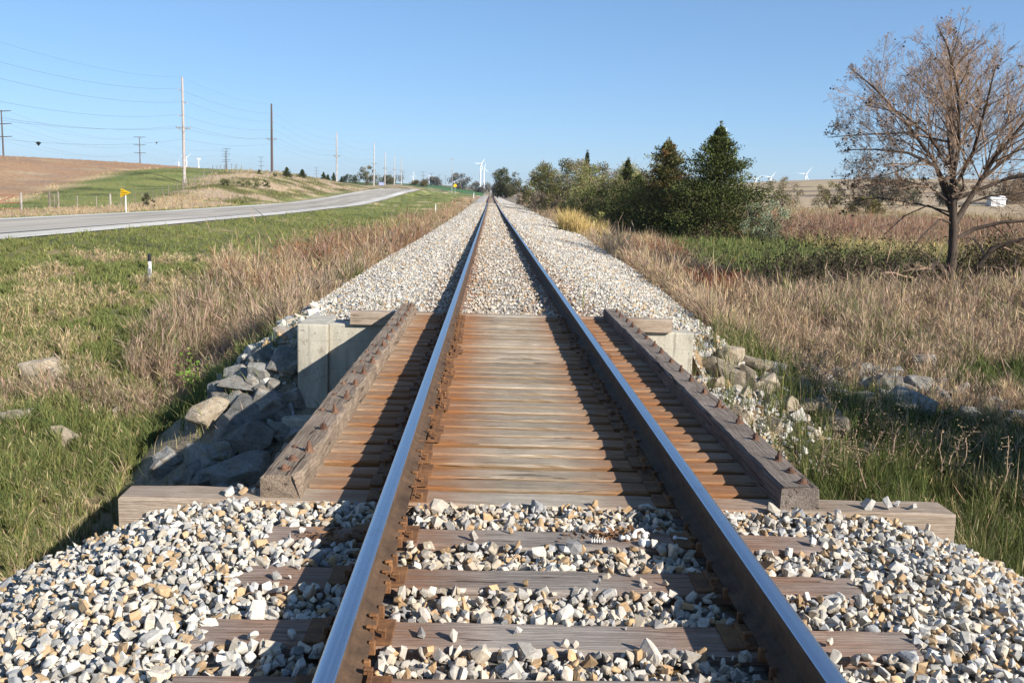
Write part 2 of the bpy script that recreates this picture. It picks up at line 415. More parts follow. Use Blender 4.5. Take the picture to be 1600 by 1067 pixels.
def pick(u, lst):
    w = np.cumsum([a for a, _ in lst]); w = w / w[-1]; i = np.minimum(np.searchsorted(w, u), len(lst) - 1)
    return np.array([P_[c] for _, c in lst])[i]

def xfence(y): return np.interp(y, [60, 90, 101, 109, 117, 131, 141, 150, 160, 170], [-35.5, -36.3, -39.3, -38.6, -37.9, -41.6, -43.6, -44.4, -45.4, -46.5])
def xbrown(y): return np.interp(y, [0, 97, 107, 121, 136, 150, 158, 170], [-44, -49.7, -51.4, -53.7, -56, -57.7, -57.7, -58])

def cover(x, y, fine=True):
    """colour, blade height, density (0..1) of the growth at each point"""
    x = np.asarray(x, float); y = np.asarray(y, float); n = x.size
    nz = np.clip((fbm(x * .45, y * .45, 21) - .5) * 2.1 + .5, 0, 1); n2 = np.clip((fbm(x * .11, y * .11, 33, 3) - .5) * 2.4 + .5, 0, 1)
    r = rng.random(n) if fine else np.full(n, .5)
    u = np.clip(nz * .36 + r * .64 if fine else nz, 0, .999)
    wob = (fbm(x * .3, y * .3, 41) - .5) * 3.
    C = np.tile(P_['lawn'], (n, 1)); h = np.full(n, .14); d = np.ones(n)
    L = x < 0
    def put(m, lst, hh, dd=1.):
        if not m.any(): return
        C[m] = pick(u[m], lst); h[m] = (hh * (.7 + .6 * n2))[m]; d[m] = dd
    xw = np.interp(y, [13, 16, 19, 25, 29, 50, 90, 170], [-6.2, -6.9, -7.1, -7.9, -8.3, -8.2, -8.6, -7.8]) + wob * .35
    put(L, [(.1, 'dark'), (.55, 'lawn'), (.75, 'yg'), (.15, 'tan')], .12)
    put(L & (x > -14.5 + wob) & (y > 14) & (y < 36 + 2 * wob) & (nz > .56), [(.4, 'yg'), (.5, 'tan'), (.1, 'ptan'), (.25, 'lawn')], .18)
    put(L & (x > -17) & (y < 24) & (nz > .66), [(.5, 'yg'), (.4, 'tan'), (.3, 'lawn')], .18)
    wl = L & (x > xw) & (y > 13)
    put(wl, [(.28, 'lawn'), (.2, 'olive'), (.4, 'ptan'), (.36, 'purp'), (.2, 'tan')], .42)
    put(wl & (y > 26 + wob), [(.3, 'olive'), (.32, 'purp'), (.2, 'rust'), (.42, 'tan'), (.3, 'ptan')], .52)
    put(wl & (y > 30) & (nz > .52) & (x < -6 + wob), [(.5, 'yg'), (.3, 'lawn'), (.4, 'tan')], .3)
    put(wl & (y > 33) & (y < 52) & (x > -8.2 + wob * .5), [(.2, 'olive'), (.34, 'rust'), (.34, 'purp'), (.26, 'tan')], .66)
    put(L & (y <= 15.5 + wob) & (x > -8.6 + wob * .5), [(.35, 'dark'), (.55, 'lawn'), (.35, 'yg'), (.28, 'tan'), (.2, 'ptan'), (.06, 'purp')], .2)
    put(L & (y <= 15 + wob) & (x > -8.6 + wob * .5) & (nz > .6) & (y > 12), [(.4, 'lawn'), (.2, 'yg'), (.5, 'ptan'), (.3, 'purp')], .26)
    # beyond the road
    far = x < -27.2
    put(far, [(.3, 'yg'), (.3, 'lawn'), (.3, 'tan')], .14)
    put(far & (x < -29.8 + wob * .3), [(.55, 'tan'), (.45, 'ptan'), (.2, 'yg')], .32)
    put(far & (x < -29.8) & (y > 112 + wob) & (nz < .42), [(.5, 'olive'), (.3, 'yg'), (.3, 'tan')], .3)
    pa = (x < xfence(y))
    put(far & pa, [(.15, 'dark'), (.6, 'lawn'), (.8, 'yg')], .1)
    put(far & pa & (x < xbrown(y) + wob * .3), [(.85, 'bean'), (.1, 'purp'), (.15, 'stub')], .13)
    put(far & (x < xbrown(y) + .9 + wob * .3) & (x > xbrown(y) - .9 + wob * .3) & (y < 165), [(1, 'tan')], .3)
    put(far & (y > 205 + 3 * wob) & (x < -46), [(.6, 'dark'), (.4, 'lawn')], .1)
    # the furrow across the pasture
    fx = np.interp(x, [-60, -51, -47.9, -45], [150, 139.6, 138.4, 136.6])
    fm = far & (np.abs(y - fx) < .8) & (x > -59) & (x < -45)
    put(fm, [(1, 'dark')], .1)
    # right of the track
    R = x >= 0
    put(R, [(.75, 'dark'), (.3, 'lawn'), (.2, 'yg'), (.2, 'tan'), (.25, 'ptan'), (.2, 'purp')], .32)
    pk = R & (y > 15.8 + wob * .6)
    put(pk, [(.18, 'yg'), (.16, 'lawn'), (.6, 'ptan'), (.2, 'purp'), (.5, 'tan')], .52)
    put(pk & (y < 19) & (nz < .4), [(.5, 'lawn'), (.3, 'dark'), (.3, 'tan')], .4)
    put(R & (y > 30 + wob) & (x > 7.6 + .03 * y), [(.5, 'lush'), (.25, 'lawn'), (.16, 'dark'), (.3, 'yg'), (.08, 'tan')], .38)
    put(R & (y > 27 + wob) & (y < 40) & (x > 7.2 + .03 * y) & (nz > .55), [(.3, 'tan'), (.3, 'yg'), (.3, 'lawn'), (.2, 'ptan')], .5)
    put(R & (y > 27 + wob) & (x > 17.5 + wob), [(.4, 'gold'), (.25, 'tan'), (.3, 'yg'), (.2, 'lawn')], .6)
    vr = R & (y > 20 + wob) & (x < 5.2 + .08 * np.clip(y, 0, 70) + wob * .4)
    put(vr, [(.1, 'olive'), (.35, 'purp'), (.3, 'tan'), (.3, 'ptan'), (.15, 'rust')], .6)
    put(R & (np.hypot((x - 6.4) / 1.5, (y - 31) / 4.2) < 1), [(.5, 'dred'), (.3, 'rust'), (.2, 'tan')], .5)
    put(R & (np.hypot((x - 7.7) / 1.4, (y - 46) / 5.) < 1), [(.4, 'dred'), (.3, 'rust'), (.4, 'purp')], .6)
    put(R & (y > 58 + 2 * wob) & (x > 12.5 + wob), [(.5, 'purp'), (.28, 'rust'), (.06, 'dred'), (.4, 'ptan'), (.1, 'olive')], .85)
    put(R & (y > 115 + 5 * wob) & (x > 20), [(.4, 'olive'), (.5, 'tan'), (.2, 'yg')], .4)
    put(R & (y > 170 + 5 * wob) & (x > 22), [(.7, 'stub'), (.3, 'tan')], .2)
    if not fine or (y > 430).any():
        f2 = (y > 330 + 8 * wob) & (x > 25)
        put(f2, [(.6, 'stub'), (.4, 'tan')], .1)
        st = f2 & (np.abs(((y + .25 * x) / 58.) % 1 - .5) < .11)
        put(st, [(1, 'plow')], .1)
        put((y > 470) & (x <= 25), [(.4, 'plow'), (.3, 'stub'), (.3, 'olive')], .1)
        put((y > 480) & (y < 700) & (x > -70) & (x < 12), [(1, 'teal')], .1)
        put((y > 900), [(.5, 'plow'), (.3, 'purp'), (.2, 'olive')], .1)
        put((y > 500) & (x > 60), [(.7, 'stub'), (.3, 'tan')], .1)
        st = (y > 500) & (x > 60) & (np.abs(((y + .2 * x) / 70.) % 1 - .5) < .1)
        put(st, [(1, 'plow')], .1)
    # bare gravel and soil: the ballast, the spill beside the abutment, the rocks in the shade
    ax = np.abs(x)
    bare = (ax < wb(x, y) + .12 + .25 * (nz - .5)) & ((y < 5.2) | (y > 12.4))
    d = np.where(bare, 0, d)
    spill = (ax < 3.6) & (y > 5) & (y < 14.5)
    d = np.where(spill, .03, d)
    d = np.where(L & (np.hypot((x + 3.4) / 1.6, (y - 12.4) / 2.4) < 1), .05, d)
    d = np.where(R & (np.hypot((x - 3.8) / 1.3, (y - 12.7) / 1.6) < 1), .12, d)
    d = np.where(R & (np.hypot((x - 7.2) / 2., (y - 17.2) / 1.7) < 1), d * .35, d)
    d = np.where((x > -28.0) & (x < -17.6) & (y < 430), 0, d)
    return C, h, d

# ================================================================ SETTING: ground, road, ballast
def axis_x():
    a = list(np.arange(0, 12, .2)); v = 12.; s = .22
    while v < 7600: a.append(v); s = min(s * 1.06, v * .06); v += s
    a = np.array(a); return np.r_[-a[:0:-1], a]
def axis_y():
    a = list(np.arange(-60, -4, 3.)) + list(np.arange(-3, 34, .22)); v = 34.; s = .24
    while v < 7600: a.append(v); s = min(s * 1.035, v * .03); v += s
    return np.array(a)
gx, gy = axis_x(), axis_y()
X, Y = np.meshgrid(gx, gy); Z = ground_z(X, Y)
nx, ny = len(gx), len(gy)
i = np.arange(nx - 1)[None] + np.arange(ny - 1)[:, None] * nx
F = np.stack([i, i + 1, i + nx + 1, i + nx], -1).reshape(-1, 4)
Cg, hg, dg_ = cover(X.ravel(), Y.ravel(), False)
dist = np.hypot(X, Y).ravel()
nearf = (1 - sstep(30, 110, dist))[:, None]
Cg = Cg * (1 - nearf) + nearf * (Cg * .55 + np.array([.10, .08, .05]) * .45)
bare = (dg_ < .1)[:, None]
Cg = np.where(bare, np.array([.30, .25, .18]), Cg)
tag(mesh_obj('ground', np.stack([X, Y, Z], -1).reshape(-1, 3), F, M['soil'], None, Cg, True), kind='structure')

def ribbon(name, ys, xa, xb, zoff, mat, n=6, zf=road_z):
    xs = np.linspace(xa, xb, n); V = np.array([(x, y, zf(y) + zoff) for y in ys for x in xs])
    i = np.arange(n - 1)[None] + np.arange(len(ys) - 1)[:, None] * n
    return mesh_obj(name, V, np.stack([i, i + 1, i + n + 1, i + n], -1).reshape(-1, 4), mat)
rys = np.r_[np.arange(-60, 160, 4.), np.arange(160, 440, 5.)]
tag(ribbon('road_shoulder', rys, -27.7, -17.9, .0, M['shoulder']), kind='structure')
tag(ribbon('road', rys, -26.6, -19.6, .03, M['road']), kind='structure')
tag(ribbon('road_marking', rys, -26.35, -26.23, .036, M['white'], 2), kind='structure')
tag(ribbon('road_marking', rys, -19.97, -19.85, .036, M['white'], 2), kind='structure')

# --- crushed stone
def hull_templates(n, k, rs, squash=(1, .8, .62)):
    out = []
    for q in range(n):
        bm = bmesh.new(); p = rs.normal(size=(k, 3)); p /= np.linalg.norm(p, axis=1, keepdims=True); p *= (.72 + .28 * rs.random((k, 1)))
        for c in p * np.array(squash): bm.verts.new(c)
        bmesh.ops.convex_hull(bm, input=bm.verts); bmesh.ops.delete(bm, geom=[v for v in bm.verts if not v.link_faces], context='VERTS')
        bmesh.ops.triangulate(bm, faces=bm.faces); bm.verts.index_update()
        out.append((np.array([v.co[:] for v in bm.verts]), np.array([[v.index for v in f.verts] for f in bm.faces]))); bm.free()
    return out

def block_templates(n, rs, jit=.27, squash=(1, .78, .6), worn=False):
    out = []; cube = np.array([(a, b, c) for a in (-.47, .47) for b in (-.47, .47) for c in (-.47, .47)])
    for q in range(n):
        bm = bmesh.new(); p = cube + rs.uniform(-jit, jit, (8, 3))
        if rs.random() < .5: p = np.r_[p, rs.normal(0, .55, (1, 3))]
        for c in p * np.array(squash): bm.verts.new(c)
        bmesh.ops.convex_hull(bm, input=bm.verts); bmesh.ops.delete(bm, geom=[v for v in bm.verts if not v.link_faces], context='VERTS')
        if worn:
            bmesh.ops.dissolve_limit(bm, angle_limit=.2, verts=bm.verts, edges=bm.edges); bmesh.ops.bevel(bm, geom=list(bm.edges), offset=.07 + .06 * rs.random(), segments=1, affect='EDGES')
        bmesh.ops.triangulate(bm, faces=bm.faces); bm.verts.index_update()
        out.append((np.array([v.co[:] for v in bm.verts]), np.array([[v.index for v in f.verts] for f in bm.faces]))); bm.free()
    return out

def rand_rot(n, rs, tilt=1.):
    q = rs.normal(size=(n, 4)); q[:, 1:3] *= tilt; q /= np.linalg.norm(q, axis=1, keepdims=True); w, x, y, z = q.T
    return np.stack([np.stack([1 - 2 * (y * y + z * z), 2 * (x * y - z * w), 2 * (x * z + y * w)], -1), np.stack([2 * (x * y + z * w), 1 - 2 * (x * x + z * z), 2 * (y * z - x * w)], -1), np.stack([2 * (x * z - y * w), 2 * (y * z + x * w), 1 - 2 * (x * x + y * y)], -1)], 1)

def scatter(tpl, P, Rm, S, C, rs):
    which = rs.integers(0, len(tpl), len(P)); parts = []
    for t, (tv, tf) in enumerate(tpl):
        m = which == t
        if not m.any(): continue
        V = np.einsum('nij,kj->nki', Rm[m], tv) * S[m][:, None, None] + P[m][:, None]
        n = m.sum(); Fm = tf[None] + (np.arange(n) * len(tv))[:, None, None]
        parts.append((V.reshape(-1, 3), Fm.reshape(-1, 3), np.repeat(C[m], len(tv), 0)))
    return merge(parts)

TIES_NEAR = [4.205, 3.71, 3.205, 2.795, 2.30, 1.80, 1.31, .8, .3]
TIES_FAR = [13.15 + .495 * k for k in range(300)]
TIE_HW = .108
rs = np.random.default_rng(11)
def stone_cols(n, x, far=False):
    u = rs.random(n); base = np.array([.59, .555, .49]) * (.60 + .55 * rs.random((n, 1)))
    base = base * np.where((rs.random(n) < .35)[:, None], np.array([1.05, .98, .88]), 1.)
    tanp = .19 if not far else .14
    t = u < tanp; base[t] = np.array([.47, .325, .185]) * (.65 + .6 * rs.random((t.sum(), 1)))
    g = (u > .9); base[g] = np.array([.35, .35, .345]) * (.7 + .5 * rs.random((g.sum(), 1)))
    mid = np.exp(-((np.abs(x) - .5) / .45) ** 2)[:, None] * (.26 if far else .3)
    return np.clip(base * (1 - mid) + base * np.array([.86, .66, .46]) * mid, 0, .8)

def stones_in(x0, x1, y0, y1, sp, zf, size, cover_p, ties, rails=True, lim=1.0):
    xs = np.arange(x0, x1, sp); ys = np.arange(y0, y1, sp); XX, YY = np.meshgrid(xs, ys)
    x = XX.ravel() + rs.uniform(-.6, .6, XX.size) * sp; y = YY.ravel() + rs.uniform(-.6, .6, XX.size) * sp
    k = np.abs(x) < wb(x, y) * lim; x, y = x[k], y[k]
    s = size * np.exp(rs.normal(0, .30, len(x))) * .5; s = np.clip(s, size * .22, size * .78)
    if rails:
        k = np.abs(np.abs(x) - .752) > .075 + s * .8; x, y, s = x[k], y[k], s[k]
    z = zf(x, y) + rs.uniform(-.55, .35, len(x)) * s * 1.2
    if ties is not None:
        t = np.asarray(ties); i = np.clip(np.searchsorted(t, y), 1, len(t) - 1); dy = np.minimum(np.abs(y - t[i - 1]), np.abs(y - t[i]))
        on = (dy < TIE_HW - .004 + s * .12) & (np.abs(x) < 1.29 + s * .1)
        pl = on & (np.abs(np.abs(x) - .752) < .2) & (y < 60)
        lump = .5 + 1.6 * (fbm(x * 2.2, y * 2.2, 77, 2) - .42)
        keep = ~on | ((rs.random(len(x)) < cover_p * lump * 1.4) & ~pl)
        z = np.where(on, track_z(y) + s * .45, np.where(dy < TIE_HW + s, np.maximum(z, track_z(y) - .012 + s * .25) * (np.abs(x) < 1.36) + z * (np.abs(x) >= 1.36), z))
        x, y, z, s = x[keep], y[keep], z[keep], s[keep]
    return x, y, z, s

tplA = block_templates(8, rs) + block_templates(12, rs, worn=True) + block_templates(4, rs, .33, (1.1, .75, .42)) + block_templates(6, rs, .33, (1.1, .75, .42), True) + hull_templates(6, 16, rs, (1, .8, .6)); tplB = block_templates(12, rs)
parts = []
tn = sorted(TIES_NEAR)
hump = lambda x, y: bed_z(x, y) + .008 + .022 * sstep(4.42, 4.62, y) * (y < 5) * (np.abs(x) < 1.6) + .035 * (fbm(x * 1.4, y * 1.4, 51, 3) - .45)
for (sp, size, cp, dz) in ((.034, .0535, .05, 0.), (.048, .058, .0, -.027), (.16, .085, .0, -.005)):
    x, y, z, s = stones_in(-3.0, 3.0, .6, 4.645, sp, lambda a, b: hump(a, b) + dz, size, cp, tn, True, 1.04)
    parts.append(scatter(tplA, np.c_[x, y, z], rand_rot(len(x), rs), s, stone_cols(len(x), x), rs))
for (y0, y1, sp, size) in ((12.68, 19, .047, .056), (19, 30, .062, .066), (30, 46, .08, .08), (46, 78, .13, .11), (78, 175, .2, .16)):
    for dz, q in ((0, 1), (-.025, 1.35)):
        x, y, z, s = stones_in(-5.2, 5.2, y0, y1, sp * q, lambda a, b: hump(a, b) + dz, size, (.55 if y0 < 40 else .9) if dz == 0 else 0, TIES_FAR, True, 1.05)
        k = ~((np.abs(x) < 2.16) & (y < 12.7)); x, y, z, s = x[k], y[k], z[k], s[k]
        parts.append(scatter(tplB if y0 > 15 else tplA, np.c_[x, y, z], rand_rot(len(x), rs), s, stone_cols(len(x), x, True), rs))
# spill down the bank by the far abutment, both sides, and stones lying on the header timber
def spill(n, cx, cy, sx, sy, sz, x0, x1):
    x = rs.normal(cx, sx, n); y = rs.normal(cy, sy, n); k = (x > x0) & (x < x1) & (y > 10.6); x, y = x[k], y[k]
    s = sz * .5 * np.exp(rs.normal(0, .42, len(x))); z = np.maximum(ground_z(x, y), np.where(y > 12.7, bed_z(x, y), -9)) + s * .2
    return scatter(tplA, np.c_[x, y, z], rand_rot(len(x), rs), s, stone_cols(len(x), x * 9, True) * .95, rs)
parts += [spill(1500, 2.95, 12.9, .3, .8, .075, 2.5, 3.8), spill(700, 3.1, 12.1, .45, .7, .10, 2.5, 4.6), spill(900, 3.8, 14.4, .5, 1.4, .08, 2.6, 5.0), spill(700, -3.25, 13.9, .4, .9, .085, -4.6, -2.82), spill(260, -3.4, 14.6, .4, .9, .16, -4.6, -2.85)]
hs = [(1.72, 4.72, .05), (1.83, 4.74, .045), (1.90, 4.78, .028), (1.96, 4.73, .03), (-1.62, 4.72, .04), (-1.55, 4.73, .035), (-1.58, 4.79, .04), (-1.5, 4.76, .03)]
hp = np.array(hs); parts.append(scatter(tplA, np.c_[hp[:, :2], hp[:, 2] * .6 + .0], rand_rot(len(hp), rs), hp[:, 2], stone_cols(len(hp), hp[:, 0] * 9), rs))
V, F, C = merge(parts)
bal = mesh_obj('ballast', V, F, M['stone'], None, C); tag(bal, 'white, grey and tan crushed limestone ballast around the track', 'gravel', kind='stuff')
# the bed underneath
def bed(ys, name):
    sv = np.linspace(-1.14, 1.14, 61); V = []; C = []
    for y in ys:
        x = sv * wb(sv, y); V.append(np.c_[x, np.full(len(x), y), bed_z(x, np.full(len(x), float(y))) - .012])
        mid = (np.exp(-((np.abs(x) - .4) / .5) ** 2) * .55)[:, None]; C.append((.32 if y < 5 else 1) - (.3 if y < 5 else 1) * mid * np.array([.08, .18, .3]))
    n = len(sv); i = np.arange(n - 1)[None] + np.arange(len(ys) - 1)[:, None] * n
    return np.concatenate(V), np.stack([i, i + 1, i + n + 1, i + n], -1).reshape(-1, 4), np.concatenate(C)
fy = [12.67]; st_ = .12
while fy[-1] < 470: fy.append(fy[-1] + st_); st_ = min(st_ * 1.02, 6)
V, F, C = merge([bed(np.r_[np.arange(-40, 0, 2.), np.arange(0, 4.6, .15), 4.64], 'a'), bed(np.array(fy), 'b')])
mesh_obj('ballast_bed', V, F, M['bed'], bal, C, True)

# ================================================================ TRACK
def tie_mesh(name, hl, hw, dep, seed, mat):
    r_ = np.random.default_rng(seed); nx_ = 26
    prof = [(-hw, -dep), (hw, -dep), (hw, -.012), (hw - .012, 0.), (-hw + .012, 0.), (-hw, -.012)]
    V = []; F = []; k = len(prof)
    for i in range(nx_ + 1):
        x = -hl + 2 * hl * i / nx_; jx = r_.normal(0, .002); sag = .003 * math.sin(x * 2.1 + seed)
        for q, (py, pz) in enumerate(prof):
            V.append((x + (r_.normal(0, .004) if i in (0, nx_) else 0), py + jx + r_.normal(0, .0022), pz + sag * .6 + (r_.normal(0, .0016) if q > 1 else 0)))
    for i in range(nx_):
        for q in range(k): a = i * k + q; b = i * k + (q + 1) % k; F.append((a, a + k, b + k, b))
    c0 = len(V); V += [(-hl, 0, -dep / 2), (hl, 0, -dep / 2)]
    for q in range(k): F.append((q, (q + 1) % k, c0, c0)); F.append((nx_ * k + (q + 1) % k, nx_ * k + q, c0 + 1, c0 + 1))
    bm = bmesh.new(); vs = [bm.verts.new(v) for v in V]
    for f in F:
        try: bm.faces.new([vs[i] for i in dict.fromkeys(f)])
        except ValueError: pass
    bmesh.ops.recalc_face_normals(bm, faces=bm.faces)
    me = bpy.data.meshes.new(name); bm.to_mesh(me); bm.free(); me.materials.append(mat); return me

def plate_mesh():
    bm = bmesh.new(); box(bm, -.155, .155, -.095, .095, 0, .012, .002)
    box(bm, -.092, -.074, -.093, .093, .0115, .024, .002); box(bm, .074, .092, -.093, .093, .0115, .024, .002)
    me = bpy.data.meshes.new('tie_plate'); bm.to_mesh(me); bm.free(); me.materials.append(M['plate']); return me
def spike_mesh():
    bm = bmesh.new(); box(bm, -.008, .008, -.008, .008, -.02, .024, .001); box(bm, -.024, .010, -.011, .011, .020, .032, .004)
    me = bpy.data.meshes.new('spike'); bm.to_mesh(me); bm.free(); me.materials.append(M['plate']); return me
PLATE, SPIKE = plate_mesh(), spike_mesh()
rt = np.random.default_rng(5)
def fit_plates(tie, nspk):
    for sx in (-.752, .752):
        pl = link(bpy.data.objects.new('tie_plate', PLATE), tie); pl.location = (sx + rt.normal(0, .004), rt.normal(0, .006), .002)
        for (dx, dy, rz) in ((.083, .05, 0), (-.083, -.05, pi), (.125, -.055, 0), (.083, -.045, 0))[:nspk]:
            s_ = link(bpy.data.objects.new('spike', SPIKE), pl); s_.location = (dx, dy + rt.normal(0, .008), .006 + rt.uniform(0, .018)); s_.rotation_euler = (rt.normal(0, .06), rt.normal(0, .06), rz + rt.normal(0, .2))
near_lab = ['brown crosstie with small bones on it, next to the bridge deck', 'brown crosstie with a few loose stones on it, second from the bridge deck', 'widest-looking bare brown crosstie, third from the bridge deck', 'crosstie showing only its top edge at the bottom of the photo']
tms = [tie_mesh('crosstie', 1.3, TIE_HW, .17, k, M['tie']) for k in range(3)]
for k, y in enumerate(TIES_NEAR[:5]):
    o = link(bpy.data.objects.new('crosstie', tms[k % 3])); o.location = (rt.normal(0, .012), y, rt.normal(0, .003)); o.rotation_euler = (0, 0, rt.normal(0, .004))
    tag(o, near_lab[k] if k < 4 else 'crosstie under the rails just below the bottom edge of the photo', 'railway tie', 'ties in the near ballast')
    fit_plates(o, 4)
for k, y in enumerate(TIES_FAR):
    o = link(bpy.data.objects.new('crosstie', tms[k % 3])); o.location = (rt.normal(0, .03), y, float(track_z(y)) + rt.normal(0, .006)); o.rotation_euler = (0, 0, rt.normal(0, .006))
    tag(o, 'weathered tie half buried in the ballast beyond the bridge deck', 'railway tie', 'ties half buried beyond the bridge')
parts = []
for y in np.arange(TIES_FAR[-1] + .495, 445, .495):
    bm = bmesh.new(); box(bm, -1.3, 1.3, y - .108, y + .108, float(track_z(y)) - .15, float(track_z(y)))
    bm.verts.index_update(); parts.append((np.array([v.co[:] for v in bm.verts]), np.array([[v.index for v in f.verts] for f in bm.faces]))); bm.free()
V, F = merge(parts)
tag(mesh_obj('distant_crossties', V, F, M['tie']), 'far run of crossties towards the level crossing, too small to tell apart', 'railway ties', kind='stuff')

# --- rails
prof = [(-.0685, 0), (.0685, 0), (.0685, .011), (.03, .024), (.0095, .036), (.0095, .118), (.028, .128), (.0345, .134), (.0345, .156), (.0315, .163), (.025, .1668), (-.025, .1668), (-.0315, .163), (-.0345, .156), (-.0345, .134), (-.028, .128), (-.0095, .118), (-.0095, .036), (-.03, .024), (-.0685, .011)]
ry = np.r_[np.arange(-12, 20, 1.), np.arange(20, 100, 4.), np.arange(100, 448, 8.)]
def rail(cx, label):
    k = len(prof); V = []; F = []; mi = []
    for y in ry:
        z = .0195 + float(track_z(y))
        for (px, pz) in prof: V.append((cx + px, y, z + pz))
    for i in range(len(ry) - 1):
        for q in range(k): F.append((i * k + q, i * k + (q + 1) % k, (i + 1) * k + (q + 1) % k, (i + 1) * k + q))
    o = mesh_obj('rail', V, F, M['rail']); tag(o, label, 'rail', 'the two running rails')
    tv = []; tf = []
    tp = [(-.0325, .1622), (-.026, .1685), (-.010, .1700), (.010, .1700), (.026, .1685), (.0325, .1622)]
    for y in ry:
        z = .0195 + float(track_z(y)); tv += [(cx + a, y, z + b) for a, b in tp]
    for i in range(len(ry) - 1):
        for q in range(5): tf.append((i * 6 + q, i * 6 + q + 1, (i + 1) * 6 + q + 1, (i + 1) * 6 + q))
    mesh_obj('running_surface', tv, tf, M['top'], o, None, True)
    bm = bmesh.new(); box(bm, -.085, .085, -.011, .011, -.028, -.004, .003); box(bm, -.085, -.060, -.011, .011, -.01, .022, .004); box(bm, .060, .085, -.011, .011, -.01, .022, .004)
    a = bm_obj('rail_anchor', bm, M['plate'], o, (cx, 4.34, .0195))
    for y in (4.07, 3.86, 3.575, 3.35, 3.065, 2.93, 2.66, 2.44):
        c = a.copy(); COL.objects.link(c); c.parent = o; c.location = (cx, y, .0195)
rail(-.752, 'rusty steel rail with a bright worn top, its sunlit rusty web facing the camera')
rail(.752, 'steel rail with a bright worn top and a dark shaded web facing the camera')

# --- bridge deck
TW, PITCH = .081, .2318
dms = [tie_mesh('bridge_tie', 1.525, TW, .2, 20 + k, M['deck']) for k in range(4)]
DECK = [4.66 + .215 + .055 + TW + PITCH * k for k in range(32)]
for k, y in enumerate(DECK):
    o = link(bpy.data.objects.new('bridge_tie', dms[k % 4])); o.location = (rt.normal(0, .02), y + rt.normal(0, .004), rt.normal(0, .0035)); o.rotation_euler = (rt.normal(0, .012), 0, rt.normal(0, .003) + (pi if k % 2 else 0))
    lab = 'weathered tan deck timber laid across the bridge, rust stained beside the rails'
    tag(o, lab, 'bridge tie', 'closely laid timbers of the bridge deck')
    fit_plates(o, 3)
hm = tie_mesh('header_timber', 2.165, .108, .26, 41, M['header'])
o = link(bpy.data.objects.new('header_timber', hm)); o.location = (0, 4.66 + .108, 0); tag(o, 'pale weathered end timber holding back the near ballast, longer than the deck ties', 'timber')
fit_plates(o, 3)
hm2 = tie_mesh('header_timber', 2.13, .1, .17, 42, M['header'])
o = link(bpy.data.objects.new('header_timber', hm2)); o.location = (.02, 12.42, .015); tag(o, 'brown end timber on top of the concrete abutment at the bridge far end', 'timber')
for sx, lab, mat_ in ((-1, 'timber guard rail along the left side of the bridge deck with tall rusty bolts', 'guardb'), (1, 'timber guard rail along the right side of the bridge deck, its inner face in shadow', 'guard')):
    xc = 1.352 * sx if sx < 0 else 1.349
    rr = np.random.default_rng(60 + sx); y0, y1 = 4.70, 12.55; n = 70; V = []; F = []; hw = .103; top = .118
    pr = [(-hw, -.02), (hw, -.02), (hw, top - .014), (hw - .014, top), (-hw + .014, top), (-hw, top - .014)]
    for i in range(n + 1):
        y = y0 + (y1 - y0) * i / n
        ragged = (.020 * ((i * 7919) % 5 == 0) + .012 * ((i * 104729) % 3 == 0)) if sx < 0 else .004 * ((i * 7919) % 4 == 0)
        for q, (px, pz) in enumerate(pr):
            inner = (px * sx < 0)
            V.append((px + rr.normal(0, .0025) + (ragged * sx if inner and q in (2, 3, 4, 5) else 0), y + (rr.normal(0, .006) if i in (0, n) else 0), pz + (rr.normal(0, .002) if q > 1 else 0)))
    k = 6
    for i in range(n):
        for q in range(k): F.append((i * k + q, (i + 1) * k + q, (i + 1) * k + (q + 1) % k, i * k + (q + 1) % k))
    bm = bmesh.new(); vs = [bm.verts.new(v) for v in V]
    for f in F: bm.faces.new([vs[i] for i in f])
    bm.faces.new([vs[q] for q in range(k)]); bm.faces.new([vs[n * k + q] for q in range(k - 1, -1, -1)]); bmesh.ops.recalc_face_normals(bm, faces=bm.faces)
    g = bm_obj('guard_timber', bm, M[mat_]); g.location = (xc, 0, 0); tag(g, lab, 'guard timber', 'guard timbers of the bridge deck')
    # bolts: square nut on a washer, tall shank
    def bolt_mesh(h, flat=False):
        bm = bmesh.new()
        bmesh.ops.create_cone(bm, cap_ends=True, segments=12, radius1=.034, radius2=.022 if not flat else .03, depth=.012, matrix=Matrix.Translation((0, 0, .006)))
        if flat: bmesh.ops.create_uvsphere(bm, u_segments=10, v_segments=6, radius=.021, matrix=Matrix.Translation((0, 0, .012)))
        else:
            bmesh.ops.create_cone(bm, cap_ends=True, segments=6, radius1=.021, radius2=.021, depth=.022, matrix=Matrix.Translation((0, 0, .022)))
            bmesh.ops.create_cone(bm, cap_ends=True, segments=9, radius1=.0115, radius2=.0095, depth=h, matrix=Matrix.Translation((0, 0, h / 2)))
        me = bpy.data.meshes.new('bolt'); bm.to_mesh(me); bm.free(); me.materials.append(M['bolt']); return me
    tall, short, flat = bolt_mesh(.062), bolt_mesh(.046), bolt_mesh(.02, True)
    ys = [4.80, 4.98] + [5.21 + .4636 * j for j in range(16)]
    for j, y in enumerate(ys):
        b = link(bpy.data.objects.new('bolt', flat if j < 2 else (tall if j % 3 else short)), g); b.location = (-.0 + .055 * (sx < 0) * (j >= 2) + (.03 if sx > 0 else 0) + rr.normal(0, .006), y + rr.normal(0, .02), top - .004); b.rotation_euler = (rr.normal(0, .07), rr.normal(0, .07), rr.uniform(0, 3))
        if j >= 2 and rr.random() < .7:
            b = link(bpy.data.objects.new('bolt', flat), g); b.location = (-.045 * (1 if sx < 0 else -1.2) + rr.normal(0, .008), y + .06 + rr.normal(0, .03), top - .008); b.scale = (.7, .7, .8)
